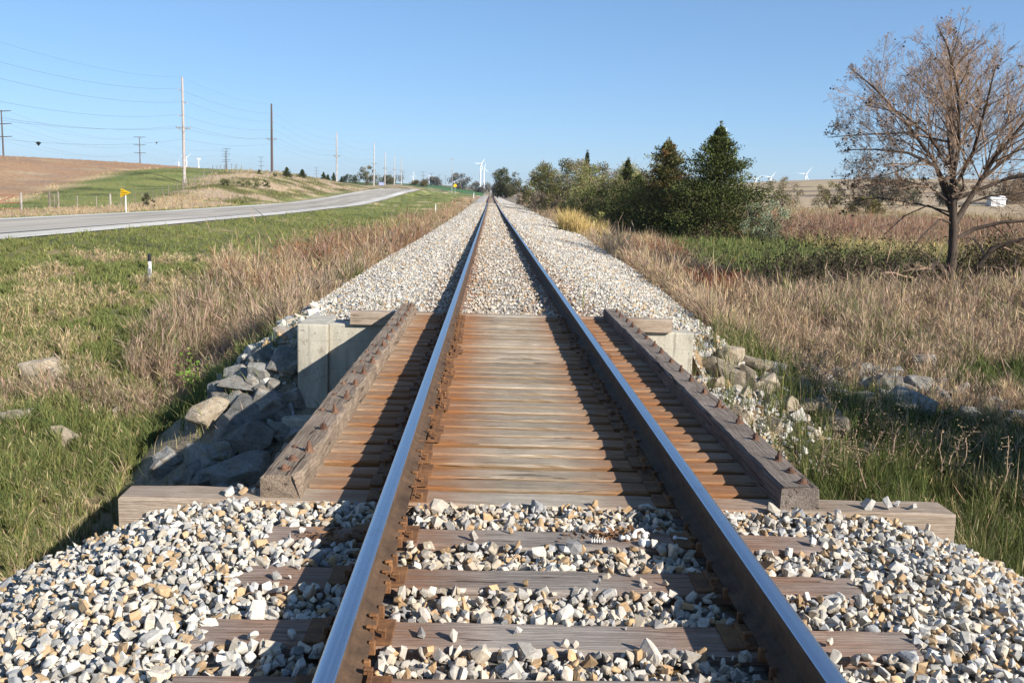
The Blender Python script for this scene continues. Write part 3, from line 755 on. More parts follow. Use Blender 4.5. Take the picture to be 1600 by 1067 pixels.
for sx in (-1, 1):
    bm = bmesh.new(); c = .752 * sx
    box(bm, c - .15, c + .15, 4.95, 12.3, -.235, -.205); box(bm, c - .15, c + .15, 4.95, 12.3, -.95, -.92); box(bm, c - .012, c + .012, 4.95, 12.3, -.9195, -.2355)
    tag(bm_obj('bridge_girder', bm, M['steel']), 'dark steel girder hidden in the gloom under the bridge deck', 'girder', 'steel girders under the deck')

# --- far abutment
ab = empty('far_abutment', (0, 12.5, -1.5)); tag(ab, 'stained concrete abutment with a pale square wing post, under the far end of the bridge', 'abutment')
def abpart(name, *bx, bev=.02):
    bm = bmesh.new(); box(bm, *bx, bev, 2); o = bm_obj(name, bm, M['conc'], ab); o.matrix_parent_inverse = Matrix.Translation((0, -12.5, 1.5)); return o
abpart('wing_post', -2.80, -2.405, 12.30, 13.25, -2.4, -.165)
abpart('backwall', -2.403, 2.46, 12.385, 12.75, -2.4, -.158)
abpart('footing', -2.95, -1.2, 11.95, 12.297, -2.6, -1.36)
abpart('footing', 1.2, 2.6, 11.95, 12.38, -2.6, -1.36)
na = empty('near_abutment', (0, 4.9, -1.5)); tag(na, 'concrete wall under the near end of the bridge, hidden below the pale header timber', 'abutment')
bm = bmesh.new(); box(bm, -2.2, 2.2, 4.55, 4.9, -2.8, -.262, .02, 2); o = bm_obj('backwall', bm, M['conc'], na); o.matrix_parent_inverse = Matrix.Translation((0, -4.9, 1.5))
# ================================================================ GRASS AND WEEDS
def blades(P, H, W, lean, C, mode, rs_):
    """one tapered, leaning blade per point. mode 1: three vertices, mode 2: five, mode 3: a stalk with a seed head"""
    n = len(P); th = rs_.random(n) * 2 * pi; ux = np.c_[np.cos(th), np.sin(th), np.zeros(n)]
    ph = rs_.random(n) * 2 * pi; ld_ = np.c_[np.cos(ph), np.sin(ph), np.zeros(n)] * lean[:, None]
    ld_[:, 0] += -.22 * lean; up_ = np.c_[np.zeros((n, 2)), np.ones(n)]
    Hc, Wc = H[:, None], W[:, None]
    a = P - ux * Wc * .5; b = P + ux * Wc * .5; tip = P + up_ * Hc * np.sqrt(np.maximum(1 - (lean * .8) ** 2, .15))[:, None] + ld_ * Hc
    if mode == 1:
        V = np.stack([a, b, tip], 1); f = np.array([[0, 1, 2]]); k = 3
    elif mode == 2:
        m = P + up_ * Hc * .58 + ld_ * Hc * .32
        V = np.stack([a, b, m - ux * Wc * .42, m + ux * Wc * .42, tip], 1); f = np.array([[0, 1, 3], [0, 3, 2], [2, 3, 4]]); k = 5
    else:
        m = P + up_ * Hc * .66 + ld_ * Hc * .4; w2 = np.minimum(Wc * 1.9, .03 + Wc * .4)
        V = np.stack([P - ux * Wc * .3, P + ux * Wc * .3, m, (m + tip) / 2 - ux * w2 * .5, (m + tip) / 2 + ux * w2 * .5, tip], 1)
        f = np.array([[0, 1, 2], [2, 4, 3], [3, 4, 5]]); k = 6
    F_ = (f[None] + (np.arange(n) * k)[:, None, None]).reshape(-1, 3)
    return V.reshape(-1, 3), F_, np.repeat(C, k, 0)

def sample_polar(n, r0, r1, a0, a1, rs_):
    r = r0 * (r1 / r0) ** rs_.random(n); a = a0 + (a1 - a0) * rs_.random(n)
    return r * np.sin(a) - .3, r * np.cos(a), r
rg = np.random.default_rng(101); rng = np.random.default_rng(202)
green_parts, dry_parts = [], []
def grow(n, r0, r1, mode, scale=1.):
    x, y, r = sample_polar(n, r0, r1, radians(-40), radians(42), rg)
    C, h, d = cover(x, y)
    if mode == 1: d = np.where(x < -27, d * .75, d)
    k = rg.random(n) < d; x, y, r, C, h = x[k], y[k], r[k], C[k], h[k]
    # tufts: pull the points towards tuft centres
    cell = .16 + .006 * r; cx = np.floor(x / cell); cy = np.floor(y / cell)
    jx = _hash(cx.astype(int), cy.astype(int), 5); jy = _hash(cx.astype(int), cy.astype(int), 6); jh = _hash(cx.astype(int), cy.astype(int), 7); jp = _hash(cx.astype(int), cy.astype(int), 8)
    pull = .45 * (jp > .3); x = x + ((cx + jx) * cell - x) * pull; y = y + ((cy + jy) * cell - y) * pull
    dry = C[:, 0] > C[:, 1] * 1.03
    z = ground_z(x, y) - .02
    H = h * (.45 + .8 * jh) * np.exp(rg.normal(0, .32, len(x)))
    W = np.maximum(np.where(dry, .0034, .0048), r * np.where(dry, .00047, .00066)) * (.7 + .6 * rg.random(len(x))) * scale
    lean = np.abs(rg.normal(.28, .2, len(x))) + .12 * (h < .3); lean = np.clip(lean, 0, .95)
    C = np.clip(C * (.72 + .5 * rg.random((len(x), 1))) * (.9 + .22 * jh[:, None]) * np.exp(rg.normal(0, .06, (len(x), 3))), .01, .8)
    P = np.c_[x, y, z]
    for m, out, md in ((~dry, green_parts, min(mode, 2)), (dry, dry_parts, mode)):
        if m.any(): out.append(blades(P[m], H[m], W[m], lean[m], C[m], md, rg))
grow(460000, 4.5, 14, 2)
grow(300000, 4.5, 16, 3)
grow(380000, 13, 34, 2)
grow(460000, 14, 40, 3)
grow(520000, 32, 120, 1)
grow(160000, 32, 90, 3)
grow(180000, 115, 230, 1, .8)
V, F, C = merge(green_parts); tag(mesh_obj('grass', V, F, M['grass'], None, C), 'green grass on the verges, the pasture and the creek banks', 'grass', kind='stuff')
V, F, C = merge(dry_parts); tag(mesh_obj('dry_grass', V, F, M['grass'], None, C), 'tall dry tan and reddish grass and weeds beside the track', 'grass', kind='stuff')
del green_parts, dry_parts

# ================================================================ RIPRAP
ROCKS = [
('L', -3.36, 11.42, -2.01, 0.63, 0.37),
('L', -3.29, 11.79, -1.71, 0.62, 0.32),
('L', -3.89, 11.66, -1.96, 0.4, 0.38),
('L', -4.39, 11.92, -2.02, 0.36, 0.28),
('L', -4.45, 11.81, -2.12, 0.28, 0.25),
('L', -3.61, 11.93, -1.66, 0.41, 0.35),
('L', -3.34, 12.11, -1.46, 0.55, 0.3),
('L', -3.25, 12.27, -1.32, 0.47, 0.33),
('L', -3.67, 12.48, -1.29, 0.31, 0.23),
('L', -4.01, 12.87, -1.29, 0.29, 0.26),
('L', -3.49, 12.63, -1.11, 0.71, 0.16),
('L', -2.91, 12.31, -1.28, 0.33, 0.33),
('L', -3.36, 12.74, -0.98, 0.34, 0.23),
('L', -3.09, 12.76, -0.91, 0.4, 0.4),
('L', -3.75, 13.0, -1.06, 0.35, 0.2),
('L', -3.42, 13.02, -0.82, 0.32, 0.23),
('L', -3.02, 13.09, -0.65, 0.17, 0.29),
('L', -3.03, 11.87, -1.62, 0.32, 0.27),
('L', -3.1, 11.64, -1.81, 0.21, 0.16),
('L', -3.76, 11.45, -2.07, 0.35, 0.13),
('L', -4.11, 11.54, -2.12, 0.19, 0.11),
('L', -5.55, 16.78, -2.05, 0.42, 0.38),
('L', -3.97, 12.28, -1.57, 0.48, 0.56),
('G', -7.96, 16.1, -1.83, 0.49, 0.27),
('G', -7.63, 15.98, -1.79, 0.32, 0.24),
('G', -7.29, 13.55, -1.96, 0.32, 0.21),
('G', -7.1, 13.54, -1.93, 0.28, 0.17),
('G', -6.24, 13.01, -2.03, 0.24, 0.22),
('G', -6.05, 14.55, -2.02, 0.15, 0.15),
('R', 2.89, 12.8, -0.76, 0.26, 0.16),
('R', 3.15, 13.01, -0.66, 0.23, 0.23),
('R', 3.25, 12.57, -0.92, 0.2, 0.31),
('R', 3.08, 12.63, -0.86, 0.28, 0.23),
('R', 2.89, 12.5, -0.93, 0.2, 0.17),
('R', 3.58, 12.61, -0.99, 0.23, 0.23),
('R', 3.45, 13.12, -0.75, 0.24, 0.18),
('R', 4.3, 14.49, -1.15, 0.3, 0.26),
('R', 3.8, 13.47, -0.91, 0.27, 0.18),
('R', 4.16, 17.14, -0.98, 0.34, 0.23),
('R', 6.13, 20.51, -1.74, 0.23, 0.18),
('R', 6.14, 18.63, -1.77, 0.3, 0.26),
('R', 6.26, 18.36, -1.83, 0.34, 0.25),
('R', 6.25, 17.86, -1.92, 0.33, 0.21),
('R', 4.43, 13.79, -1.25, 0.13, 0.09),
('R', 3.81, 12.33, -1.2, 0.17, 0.23),
('R', 4.11, 12.55, -1.24, 0.2, 0.17),
('R', 4.47, 12.94, -1.33, 0.18, 0.21),
('R', 5.4, 14.73, -1.76, 0.21, 0.24),
('R', 6.69, 18.1, -1.81, 0.29, 0.21),
('R', 7.25, 18.21, -1.78, 0.38, 0.26),
('R', 7.52, 18.09, -1.78, 0.3, 0.17),
('R', 7.2, 16.94, -1.89, 0.44, 0.28),
('R', 6.28, 16.2, -1.98, 0.38, 0.3),
('R', 3.48, 11.82, -1.34, 0.19, 0.16),
('R', 7.23, 17.09, -1.88, 0.42, 0.26),
('R', 7.71, 17.09, -1.9, 0.49, 0.36),
('R', 6.93, 15.65, -1.95, 0.66, 0.36),
('R', 8.07, 16.74, -1.95, 0.36, 0.29),
('R', 8.3, 17.38, -1.86, 0.3, 0.2),
('R', 7.59, 17.89, -1.8, 0.34, 0.2),
('R', 8.74, 18.89, -1.68, 0.4, 0.14),
]
rk = np.random.default_rng(77)
def rock_mesh(name, w, h, mat, seed, flat=1.):
    r_ = np.random.default_rng(seed); bm = bmesh.new(); p = r_.normal(size=(15, 3)); p /= np.abs(p).max(axis=1, keepdims=True) ** .75 * np.linalg.norm(p, axis=1, keepdims=True) ** .25
    p *= np.array([w * .56, w * .45, h * .62 * flat]) * (.8 + .25 * r_.random((15, 1)))
    for c in p: bm.verts.new(c)
    bmesh.ops.convex_hull(bm, input=bm.verts); bmesh.ops.delete(bm, geom=[v for v in bm.verts if not v.link_faces], context='VERTS')
    bmesh.ops.dissolve_limit(bm, angle_limit=.42, verts=bm.verts, edges=bm.edges)
    bmesh.ops.bevel(bm, geom=list(bm.edges), offset=min(w, h) * .03, segments=1, affect='EDGES')
    bmesh.ops.triangulate(bm, faces=bm.faces); bmesh.ops.subdivide_edges(bm, edges=[e for e in bm.edges if e.calc_length() > w * .12], cuts=1, use_grid_fill=True)
    for v in bm.verts:
        n_ = fbm(np.array([v.co.x * 5 + seed]), np.array([v.co.y * 5 + v.co.z * 7]), seed, 3)[0] - .5; v.co += v.normal * n_ * w * .07
    bmesh.ops.recalc_face_normals(bm, faces=bm.faces)
    me = bpy.data.meshes.new(name); bm.to_mesh(me); bm.free(); me.materials.append(M[mat]); me.polygons.foreach_set('use_smooth', np.zeros(len(me.polygons), bool)); return me
special = {0: 'big square-faced dark boulder at the near end of the shaded riprap', 1: 'dark block of stone in the middle of the shaded riprap, tilted against the others', 3: 'rounded boulder half in sunlight at the outer tip of the shaded riprap', 9: 'blunt boulder with a sunlit left face on the shadow line of the riprap', 10: 'long flat slab lying level in the upper part of the shaded riprap', 21: 'pinkish sunlit rock standing in the grass above the shaded riprap', 22: 'large tan sunlit slab leaning at the grassy edge of the shaded riprap',
           23: 'larger pale stone of the pair showing in the green grass slope', 24: 'smaller pale stone of the pair showing in the green grass slope', 27: 'grey stone with a broken face alone in the lower grass slope', 28: 'very small pale stone alone in the middle of the grass slope'}
for q, (side, x, y, z, w_, h_) in enumerate(ROCKS):
    mt = 'rock_tan' if (side == 'G' or q in (21, 22) or (side == 'R' and x < 5)) else 'rock'
    flat = .6 if q in (10, 22) else 1.
    w_ = w_ * ((1.3 if q < 8 else 1.2) if side == 'L' else 1.5); h_ = max(h_, w_ * .5) * (1.1 if side == 'L' else 1.4)
    if q == 10: h_ = .22
    o = link(bpy.data.objects.new('boulder', rock_mesh('boulder', w_, h_, mt, 300 + q, flat)))
    o.location = (x, y + w_ * .1, z + h_ * (.22 if side == 'L' else .24)); o.rotation_euler = (rk.normal(0, .16), rk.normal(0, .16), rk.uniform(-.6, .6))
    if q == 22: o.rotation_euler = (.5, -.3, .2)
    if q in special: tag(o, special[q], 'rock', 'stones in the grass slope' if side == 'G' else 'riprap left of the far abutment')
    elif side == 'L': tag(o, 'angular grey boulder in the shaded riprap between the grass and the concrete wing post', 'rock', 'riprap left of the far abutment')
    elif side == 'G': tag(o, 'flat pale stone at the photo edge low in the grass slope', 'rock', 'low pale stones at the photo edge')
    elif x < 5: tag(o, 'pale angular boulder among gravel and dry weeds down the bank from the concrete backwall', 'rock', 'riprap right of the far abutment')
    else: tag(o, 'grey boulder in the rock heap in the grassy hollow below the bare tree', 'rock', 'rock heap in the hollow')
for q in range(26):
    x = rk.uniform(5.6, 8.9); y = rk.uniform(15.4, 18.4); w_ = rk.uniform(.3, .62); h_ = w_ * rk.uniform(.5, .8)
    o = link(bpy.data.objects.new('boulder', rock_mesh('boulder', w_, h_, 'rock', 500 + q))); o.location = (x, y, float(ground_z(x, y)) + h_ * .2); o.rotation_euler = (rk.normal(0, .3), rk.normal(0, .3), rk.uniform(0, 3))
    tag(o, 'grey boulder in the rock heap in the grassy hollow below the bare tree', 'rock', 'rock heap in the hollow')
for q in range(14):
    x = rk.uniform(2.95, 4.9); y = rk.uniform(11.7, 13.6); w_ = rk.uniform(.2, .42); h_ = w_ * rk.uniform(.5, .8)
    o = link(bpy.data.objects.new('boulder', rock_mesh('boulder', w_, h_, 'rock_tan', 540 + q))); o.location = (x, y, float(ground_z(x, y)) + h_ * .15); o.rotation_euler = (rk.normal(0, .3), rk.normal(0, .3), rk.uniform(0, 3))
    tag(o, 'pale angular boulder among gravel and dry weeds down the bank from the concrete backwall', 'rock', 'riprap right of the far abutment')
for q in range(20):
    t_ = rk.random(); x = 4.3 + 1.9 * t_ + rk.normal(0, .25); y = 12.9 + 3.2 * t_ + rk.normal(0, .5); w_ = rk.uniform(.24, .5); h_ = w_ * rk.uniform(.5, .8)
    o = link(bpy.data.objects.new('boulder', rock_mesh('boulder', w_, h_, 'rock', 580 + q))); o.location = (x, y, float(ground_z(x, y)) + h_ * .22); o.rotation_euler = (rk.normal(0, .3), rk.normal(0, .3), rk.uniform(0, 3))
    tag(o, 'grey boulder half sunk in weeds between the bank boulders and the hollow heap', 'rock', 'rocks between bank and hollow')
# more blocks that fill the shaded bank between those
for q in range(34):
    x = rk.uniform(-4.0, -2.75); y = rk.uniform(10.9, 13.4)
    if y < 11 + (-(x + 2.8)) * .2: continue
    w_ = rk.uniform(.22, .46); h_ = w_ * rk.uniform(.5, .8)
    o = link(bpy.data.objects.new('boulder', rock_mesh('boulder', w_, h_, 'rock', 400 + q))); o.location = (x, y, float(ground_z(x, y)) + h_ * .05); o.rotation_euler = (rk.normal(0, .3), rk.normal(0, .3), rk.uniform(0, 3))
    tag(o, 'angular grey boulder in the shaded riprap between the grass and the concrete wing post', 'rock', 'riprap left of the far abutment')
# ================================================================ TREES
def norm(v): return v / (np.linalg.norm(v) + 1e-9)

def grow_branches(limbs, seed, levels, child_n, len_ratio, spread, upb, r_ratio=.45, min_r=.003, env=None):
    """limbs: list of (points n x 3, radii n). Returns tubes for thick wood, segments for twigs, twig tips with directions."""
    r_ = np.random.default_rng(seed); segs = []; tips = []; cur = [(np.asarray(p, float), np.asarray(r, float)) for p, r in limbs]
    for lv in range(levels):
        nxt = []
        for pts, rad in cur:
            L = np.linalg.norm(np.diff(pts, axis=0), axis=1); tot = L.sum(); cum = np.r_[0, np.cumsum(L)]
            n = max(2, int(round(child_n[lv] * (tot if lv == 0 else 1))))
            for k in range(n):
                t = (.22 + .78 * (k + r_.random()) / n) * tot; i = min(np.searchsorted(cum, t) - 1, len(L) - 1); i = max(i, 0); f = (t - cum[i]) / max(L[i], 1e-6)
                p0 = pts[i] * (1 - f) + pts[i + 1] * f; r0 = rad[i] * (1 - f) + rad[i + 1] * f; d = norm(pts[i + 1] - pts[i])
                side = norm(np.cross(d, r_.normal(size=3))); a = spread * (.7 + .6 * r_.random()); nd = norm(d * math.cos(a) + side * math.sin(a) + np.array([0, 0, upb * .5]))
                ln = tot * len_ratio[lv] * (.55 + .75 * r_.random()) * (1.15 - .6 * t / tot); m = 4 if lv < 2 else 3
                if env is not None:
                    for _ in range(6):
                        if (((p0 + (nd + np.array([0, 0, .12])) * ln - env[0]) / env[1]) ** 2).sum() < 1: break
                        ln *= .68
                P = [p0]; dd = nd
                for q in range(m):
                    dd = norm(dd + r_.normal(0, .15 if lv < 1 else .08, 3) + np.array([0, 0, upb * .28])); P.append(P[-1] + dd * ln / m)
                rr0 = max(r0 * r_ratio * (1.1 if lv == 0 else 1), min_r); R = np.linspace(rr0, max(rr0 * .35, min_r * .8), m + 1); P = np.array(P)
                for q in range(m): segs.append(np.r_[P[q], P[q + 1], R[q], R[q + 1]])
                nxt.append((P, R)); tips.append(np.r_[P[-1], P[-2], lv])
        cur = nxt
    return np.array(segs), np.array(tips)

def leaf_quads(P, size, col, r_, flat=.5, aspect=.55):
    n = len(P); a = r_.normal(size=(n, 3)); a[:, 2] *= flat; a /= np.linalg.norm(a, axis=1, keepdims=True); b = np.cross(a, r_.normal(size=(n, 3))); b /= np.linalg.norm(b, axis=1, keepdims=True)
    s = np.broadcast_to(size, n)[:, None]
    V = np.stack([P - a * s * .5, P + b * s * aspect * .5, P + a * s * .5, P - b * s * aspect * .5], 1)
    F = np.arange(n * 4).reshape(-1, 4)
    return V.reshape(-1, 3), F, np.repeat(col, 4, 0)

# --- the bare tree on the right
TB = np.array([14.27, 29.1, 0.]); TB[2] = float(ground_z(TB[0], TB[1])) - .05
K = .0198
def LP(*pts): return np.array([(a * K * (.93 if b > 170 else 1), d, (b if b < 170 else 170 + (b - 170) * .84) * K) for a, b, d in pts])
LIMBS = [
 (LP((-12, -4, 0), (-9, 30, 0), (-5, 64, .05), (-9, 100, 0), (-15, 132, -.1), (-18, 165, -.1)), [.25, .18, .145, .13, .115, .10]),
 (LP((-20, 160, 0), (-60, 205, -.4), (-118, 226, -.8), (-180, 229, -1.1), (-225, 226, -1.3)), [.12, .095, .07, .04, .018]),
 (LP((-14, 128, 0), (-46, 216, .3), (-98, 292, .6), (-150, 350, .8), (-192, 388, 1.0)), [.125, .10, .07, .045, .018]),
 (LP((-20, 172, 0), (-36, 240, -.8), (-64, 330, -1.5), (-98, 400, -1.9), (-122, 432, -2.1)), [.12, .095, .07, .04, .016]),
 (LP((-17, 165, 0), (-24, 258, .2), (-30, 345, .3), (-36, 410, .2), (-28, 440, .2)), [.14, .11, .075, .045, .016]),
 (LP((-12, 120, 0), (0, 240, .9), (12, 335, 1.6), (26, 415, 2.)), [.13, .1, .065, .018]),
 (LP((-10, 112, 0), (22, 222, -.9), (68, 318, -1.6), (112, 398, -2.1)), [.125, .1, .065, .018]),
 (LP((-8, 108, 0), (40, 184, .4), (126, 264, .8), (205, 322, 1.)), [.12, .095, .065, .018]),
 (LP((-12, 150, 0), (60, 188, -.5), (150, 214, -.9), (235, 232, -1.2)), [.11, .085, .055, .018]),
 (LP((-18, 160, 0), (-34, 226, -1.6), (-52, 300, -2.7), (-60, 360, -3.3)), [.11, .085, .055, .018]),
 (LP((-12, 165, 0), (14, 230, 1.6), (34, 300, 2.8), (40, 370, 3.3)), [.11, .085, .055, .018]),
 (LP((-30, 210, 0), (-90, 258, -.9), (-150, 292, -1.4), (-214, 300, -1.8)), [.075, .06, .04, .014]),
 (LP((40, 205, .3), (110, 300, .9), (160, 370, 1.2)), [.08, .055, .016]),
 (LP((-10, 138, 0), (-62, 166, -.5), (-128, 178, -.9), (-205, 160, -1.2)), [.06, .05, .035, .012]),
 (LP((-6, 128, 0), (-50, 142, .8), (-104, 150, 1.4), (-165, 138, 2.)), [.05, .04, .03, .012]),
 (LP((-4, 140, 0), (58, 158, .5), (126, 166, .9), (190, 150, 1.2)), [.06, .05, .035, .012]),
 (LP((-8, 150, 0), (-30, 168, -1.2), (-70, 190, -2.4), (-100, 186, -3.2)), [.06, .05, .035, .012]),
 (LP((-30, 250, 0), (-75, 270, 1.2), (-135, 268, 2.0), (-190, 262, 2.4)), [.06, .05, .035, .014]),
]
LOW = [
 (LP((0, 92, 0), (22, 106, -.1), (60, 118, -.3), (110, 122, -.5), (178, 140, -.8)), [.085, .08, .065, .045, .02]),
 (LP((-10, 112, 0), (-38, 120, -.3), (-66, 100, -.6), (-100, 66, -.9)), [.05, .042, .03, .012]),
 (LP((-12, 122, 0), (-46, 140, .3), (-78, 122, .5), (-112, 84, .6)), [.04, .034, .024, .01]),
 (LP((-10, 4, -.1), (-20, 34, -.3), (-44, 52, -.5), (-62, 38, -.7), (-96, 14, -.9), (-160, 2, -1.1)), [.13, .115, .105, .09, .07, .03]),
 (LP((-46, 52, -.5), (-64, 66, -.6), (-82, 72, -.7)), [.05, .035, .012]),
 (LP((22, -3, .2), (34, 40, .1), (56, 76, 0), (112, 98, -.3), (170, 112, -.5)), [.14, .12, .10, .06, .025]),
]
bt = empty('bare_tree', tuple(TB)); tag(bt, 'large nearly leafless tree with low crooked limbs beyond the tall dry grass', 'tree')
LIMBS = [LIMBS[0]] + [(p, np.array(r) * .6) for p, r in LIMBS[1:]]
wood_parts = [sweep(p, r, 9) for p, r in LIMBS + [(p, np.array(r) * .8) for p, r in LOW]]
V, F = merge(wood_parts); mesh_obj('trunk', V, F, M['bark'], bt, None, True)
sg, tips = grow_branches([l for l in LIMBS[1:]], 5, 4, [3.6, 6, 6, 5], [.48, .52, .5, .55], .70, .24, .46, .0034, (np.array([8, 0, 240]) * K + np.array([0, 0, 0]), np.array([240, 205, 200]) * K))
sg2, tips2 = grow_branches(LOW[:3] + LOW[3:4] + LOW[5:], 6, 3, [2.2, 4, 4], [.36, .5, .5], .8, -.1, .42, .004)
V1, F1 = tube_arrays(np.r_[sg, sg2], 3)
mesh_obj('branches', V1, F1, M['twig'], bt)
rl = np.random.default_rng(31)
tp = np.r_[tips, tips2]
low = np.exp(-((tp[:, 2] - 3.4) / 1.7) ** 2) * (tp[:, 0] < 2.) * (.35 + .65 * (fbm(tp[:, 0] * 1.3, tp[:, 2] * 1.3 + tp[:, 1], 5) > .5)) + .03
k = rl.random(len(tp)) < low * .085; P = tp[k, :3] + rl.normal(0, .05, (k.sum(), 3)); P = np.r_[P, (tp[k, :3] + tp[k, 3:6]) / 2 + rl.normal(0, .05, (k.sum(), 3))]
V, F, C = leaf_quads(P, .045 + .06 * rl.random(len(P)), np.array([.075, .05, .032]) * (.6 + rl.random((len(P), 1))), rl, .9, .7)
top = tp[(tp[:, 2] > 5.0)]; k = rl.random(len(top)) < .04; P = top[k, :3] + rl.normal(0, .03, (k.sum(), 3))
c2 = leaf_quads(P, .03 + .035 * rl.random(len(P)), np.array([.36, .22, .10]) * (.6 + .7 * rl.random((len(P), 1))), rl, .9, .7)
V, F, C = merge([(V, F, C), c2]); mesh_obj('leaves', V, F, M['leaf'], bt, C)

# a tangle of brush and fallen sticks at its foot
def brush(name, loc, n, spread, ht, col, lab, cat, seed, leaves=0, lcol=(.1, .12, .04), group=None, r0=.008, lsz=1.):
    r_ = np.random.default_rng(seed); S = []; T = []
    for q in range(n):
        p = np.r_[r_.normal(0, spread[0] * .45), r_.normal(0, spread[1] * .45), 0.]; d = norm(np.r_[r_.normal(0, .5, 2), 1.]); L = ht * (.5 + .6 * r_.random()); m = 5
        pr = p
        for j in range(m):
            d = norm(d + r_.normal(0, .25, 3) * np.array([1, 1, .6])); pn = pr + d * L / m; S.append(np.r_[pr, pn, r0 * (1 - j / m) + .003, r0 * (1 - (j + 1) / m) + .003])
            for _ in range(2):
                e = norm(d + r_.normal(0, .8, 3)); pe = pn + e * L * .22 * r_.random(); S.append(np.r_[pn, pe, .004, .003]); T.append(pe)
            pr = pn
        T.append(pr)
    z = float(ground_z(loc[0], loc[1])); root = empty(name, (loc[0], loc[1], z - .03)); tag(root, lab, cat, group)
    V, F = tube_arrays(np.array(S), 3); mesh_obj('stems', V, F, col, root)
    if leaves:
        T = np.array(T); P = T[r_.integers(0, len(T), leaves)] + r_.normal(0, .07, (leaves, 3)); P[:, 2] = np.maximum(P[:, 2], .03)
        V, F, C = leaf_quads(P, (.04 + .05 * r_.random(leaves)) * lsz, np.array(lcol) * (.55 + .9 * r_.random((leaves, 1))), r_, .9, .6); mesh_obj('foliage', V, F, M['leaf'], root, C)
    return root
brush('brush_pile', (11.3, 29.6), 420, (3.8, 1.3), 1.75, M['bark'], 'tangle of dead grey brush and sticks under the bare tree', 'brush', 8, 7000, (.065, .058, .034), r0=.02, lsz=1.3)
brush('shrub', (18.0, 32.5), 300, (2.6, 1.4), 2.2, M['bark'], 'dark leafless thicket behind the low right limb of the bare tree', 'shrub', 9, 7000, (.085, .075, .035), r0=.018, lsz=1.3)

# --- cedars
def juniper(loc, H, R, seed, lab, n=190, spray=(.094, .108, .035), brown=0., group='cedars by the track', top_thin=1., dead=None):
    n = int(n * .98)
    r_ = np.random.default_rng(seed); z0 = float(ground_z(loc[0], loc[1])); root = empty('cedar_tree', (loc[0], loc[1], z0 - .1)); tag(root, lab, 'tree', group)
    V, F = sweep([(0, 0, 0), (.05, 0, H * .4), (-.04, .03, H * .8), (0, 0, H * .985)], [H * .028, H * .02, H * .008, .012], 7); S = []; P = []; C = []; D = []
    for q in range(n):
        t = (q + r_.random()) / n; zb = H * (.03 + .95 * t ** .9); rr = R * (1 - t) ** 1.12 * min(1., .88 + 1.2 * t) * (.55 + .6 * r_.random()) * (1.08 if t < .75 else top_thin) + .10
        az = q * 2.399 + r_.normal(0, .3); el = r_.normal(.10 + .42 * t, .14); m = 7; p = np.array([0, 0, zb * .97]); d = np.array([math.cos(az) * math.cos(el), math.sin(az) * math.cos(el), math.sin(el)])
        tint = np.array(spray) * (.62 + .75 * r_.random()); isb = r_.random() < brown
        if isb: tint = np.array([.20, .125, .05]) * (.7 + .6 * r_.random())
        if dead is not None and np.hypot(zb / H - dead[1], ((az - dead[0] + pi) % (2 * pi) - pi) * .25) < .09: tint = np.array([.26, .085, .03])
        for j in range(m):
            d = norm(d + r_.normal(0, .09, 3) + np.array([0, 0, .05 if j > 3 else -.03])); pn = p + d * rr / m; S.append(np.r_[p, pn, .018 * (1 - j / m) + .006, .018 * (1 - (j + 1) / m) + .005])
            if j > 0 or t > .6:
                c = int(12 + 38 * rr / R); w_ = rr * .105 * (1.2 - .5 * j / m) + .045
                o = r_.normal(0, 1, (c, 3)) * np.array([w_, w_, w_ * .5]) - np.array([0, 0, w_ * .25]); P.append(pn - (pn - p) * r_.random((c, 1)) + o); D.append(np.tile(d, (c, 1))); C.append(tint * (.6 + .75 * r_.random((c, 1))))
            p = pn
    c = 60; P.append(np.c_[r_.normal(0, .1, (c, 2)), H * (.9 + .1 * r_.random(c))]); D.append(np.tile([0, 0, 1.], (c, 1))); C.append(np.tile(spray, (c, 1)))
    P, D, C = np.concatenate(P), np.concatenate(D), np.concatenate(C); n_ = len(P)
    s = (.08 + .11 * r_.random(n_)) * (H / 7) ** .5; ax = D + r_.normal(0, .55, (n_, 3)) + np.array([0, 0, .25]); ax /= np.linalg.norm(ax, axis=1, keepdims=True); b = np.cross(ax, r_.normal(size=(n_, 3))); b /= np.linalg.norm(b, axis=1, keepdims=True)
    Vq = np.stack([P, P + ax * s[:, None] * .5 + b * s[:, None] * .24, P + ax * s[:, None], P + ax * s[:, None] * .5 - b * s[:, None] * .24], 1).reshape(-1, 3)
    mesh_obj('trunk', V, F, M['bark'], root, None, True); Vb, Fb = tube_arrays(np.array(S), 4); mesh_obj('branches', Vb, Fb, M['bark'], root)
    mesh_obj('crown', Vq, np.arange(n_ * 4).reshape(-1, 4), M['juniper'], root, np.repeat(C, 4, 0)); return root
juniper((14.0, 60.), 7.6, 5.2, 71, 'tall dark green cedar with a pointed top, rightmost and highest of the cedars', 250)
juniper((11.7, 65.), 6.9, 3.9, 72, 'brownish olive cedar with thin feathery top just left of the tall dark cedar', 190, (.135, .13, .05), .22, top_thin=1.7, dead=(-1.2, .42))
juniper((10.9, 72.), 4.6, 4.6, 73, 'low very dark cedar at the left end of the near cedars', 150, (.075, .09, .032))
juniper((12.3, 88.), 6.3, 2.2, 76, 'dark cedar half hidden behind the pale green shrubs', 120, (.07, .08, .03))
juniper((14.9, 152.), 9.4, 2.0, 74, 'narrow dark cedar tip poking above the olive trees farther down the track', 120, (.055, .06, .03))

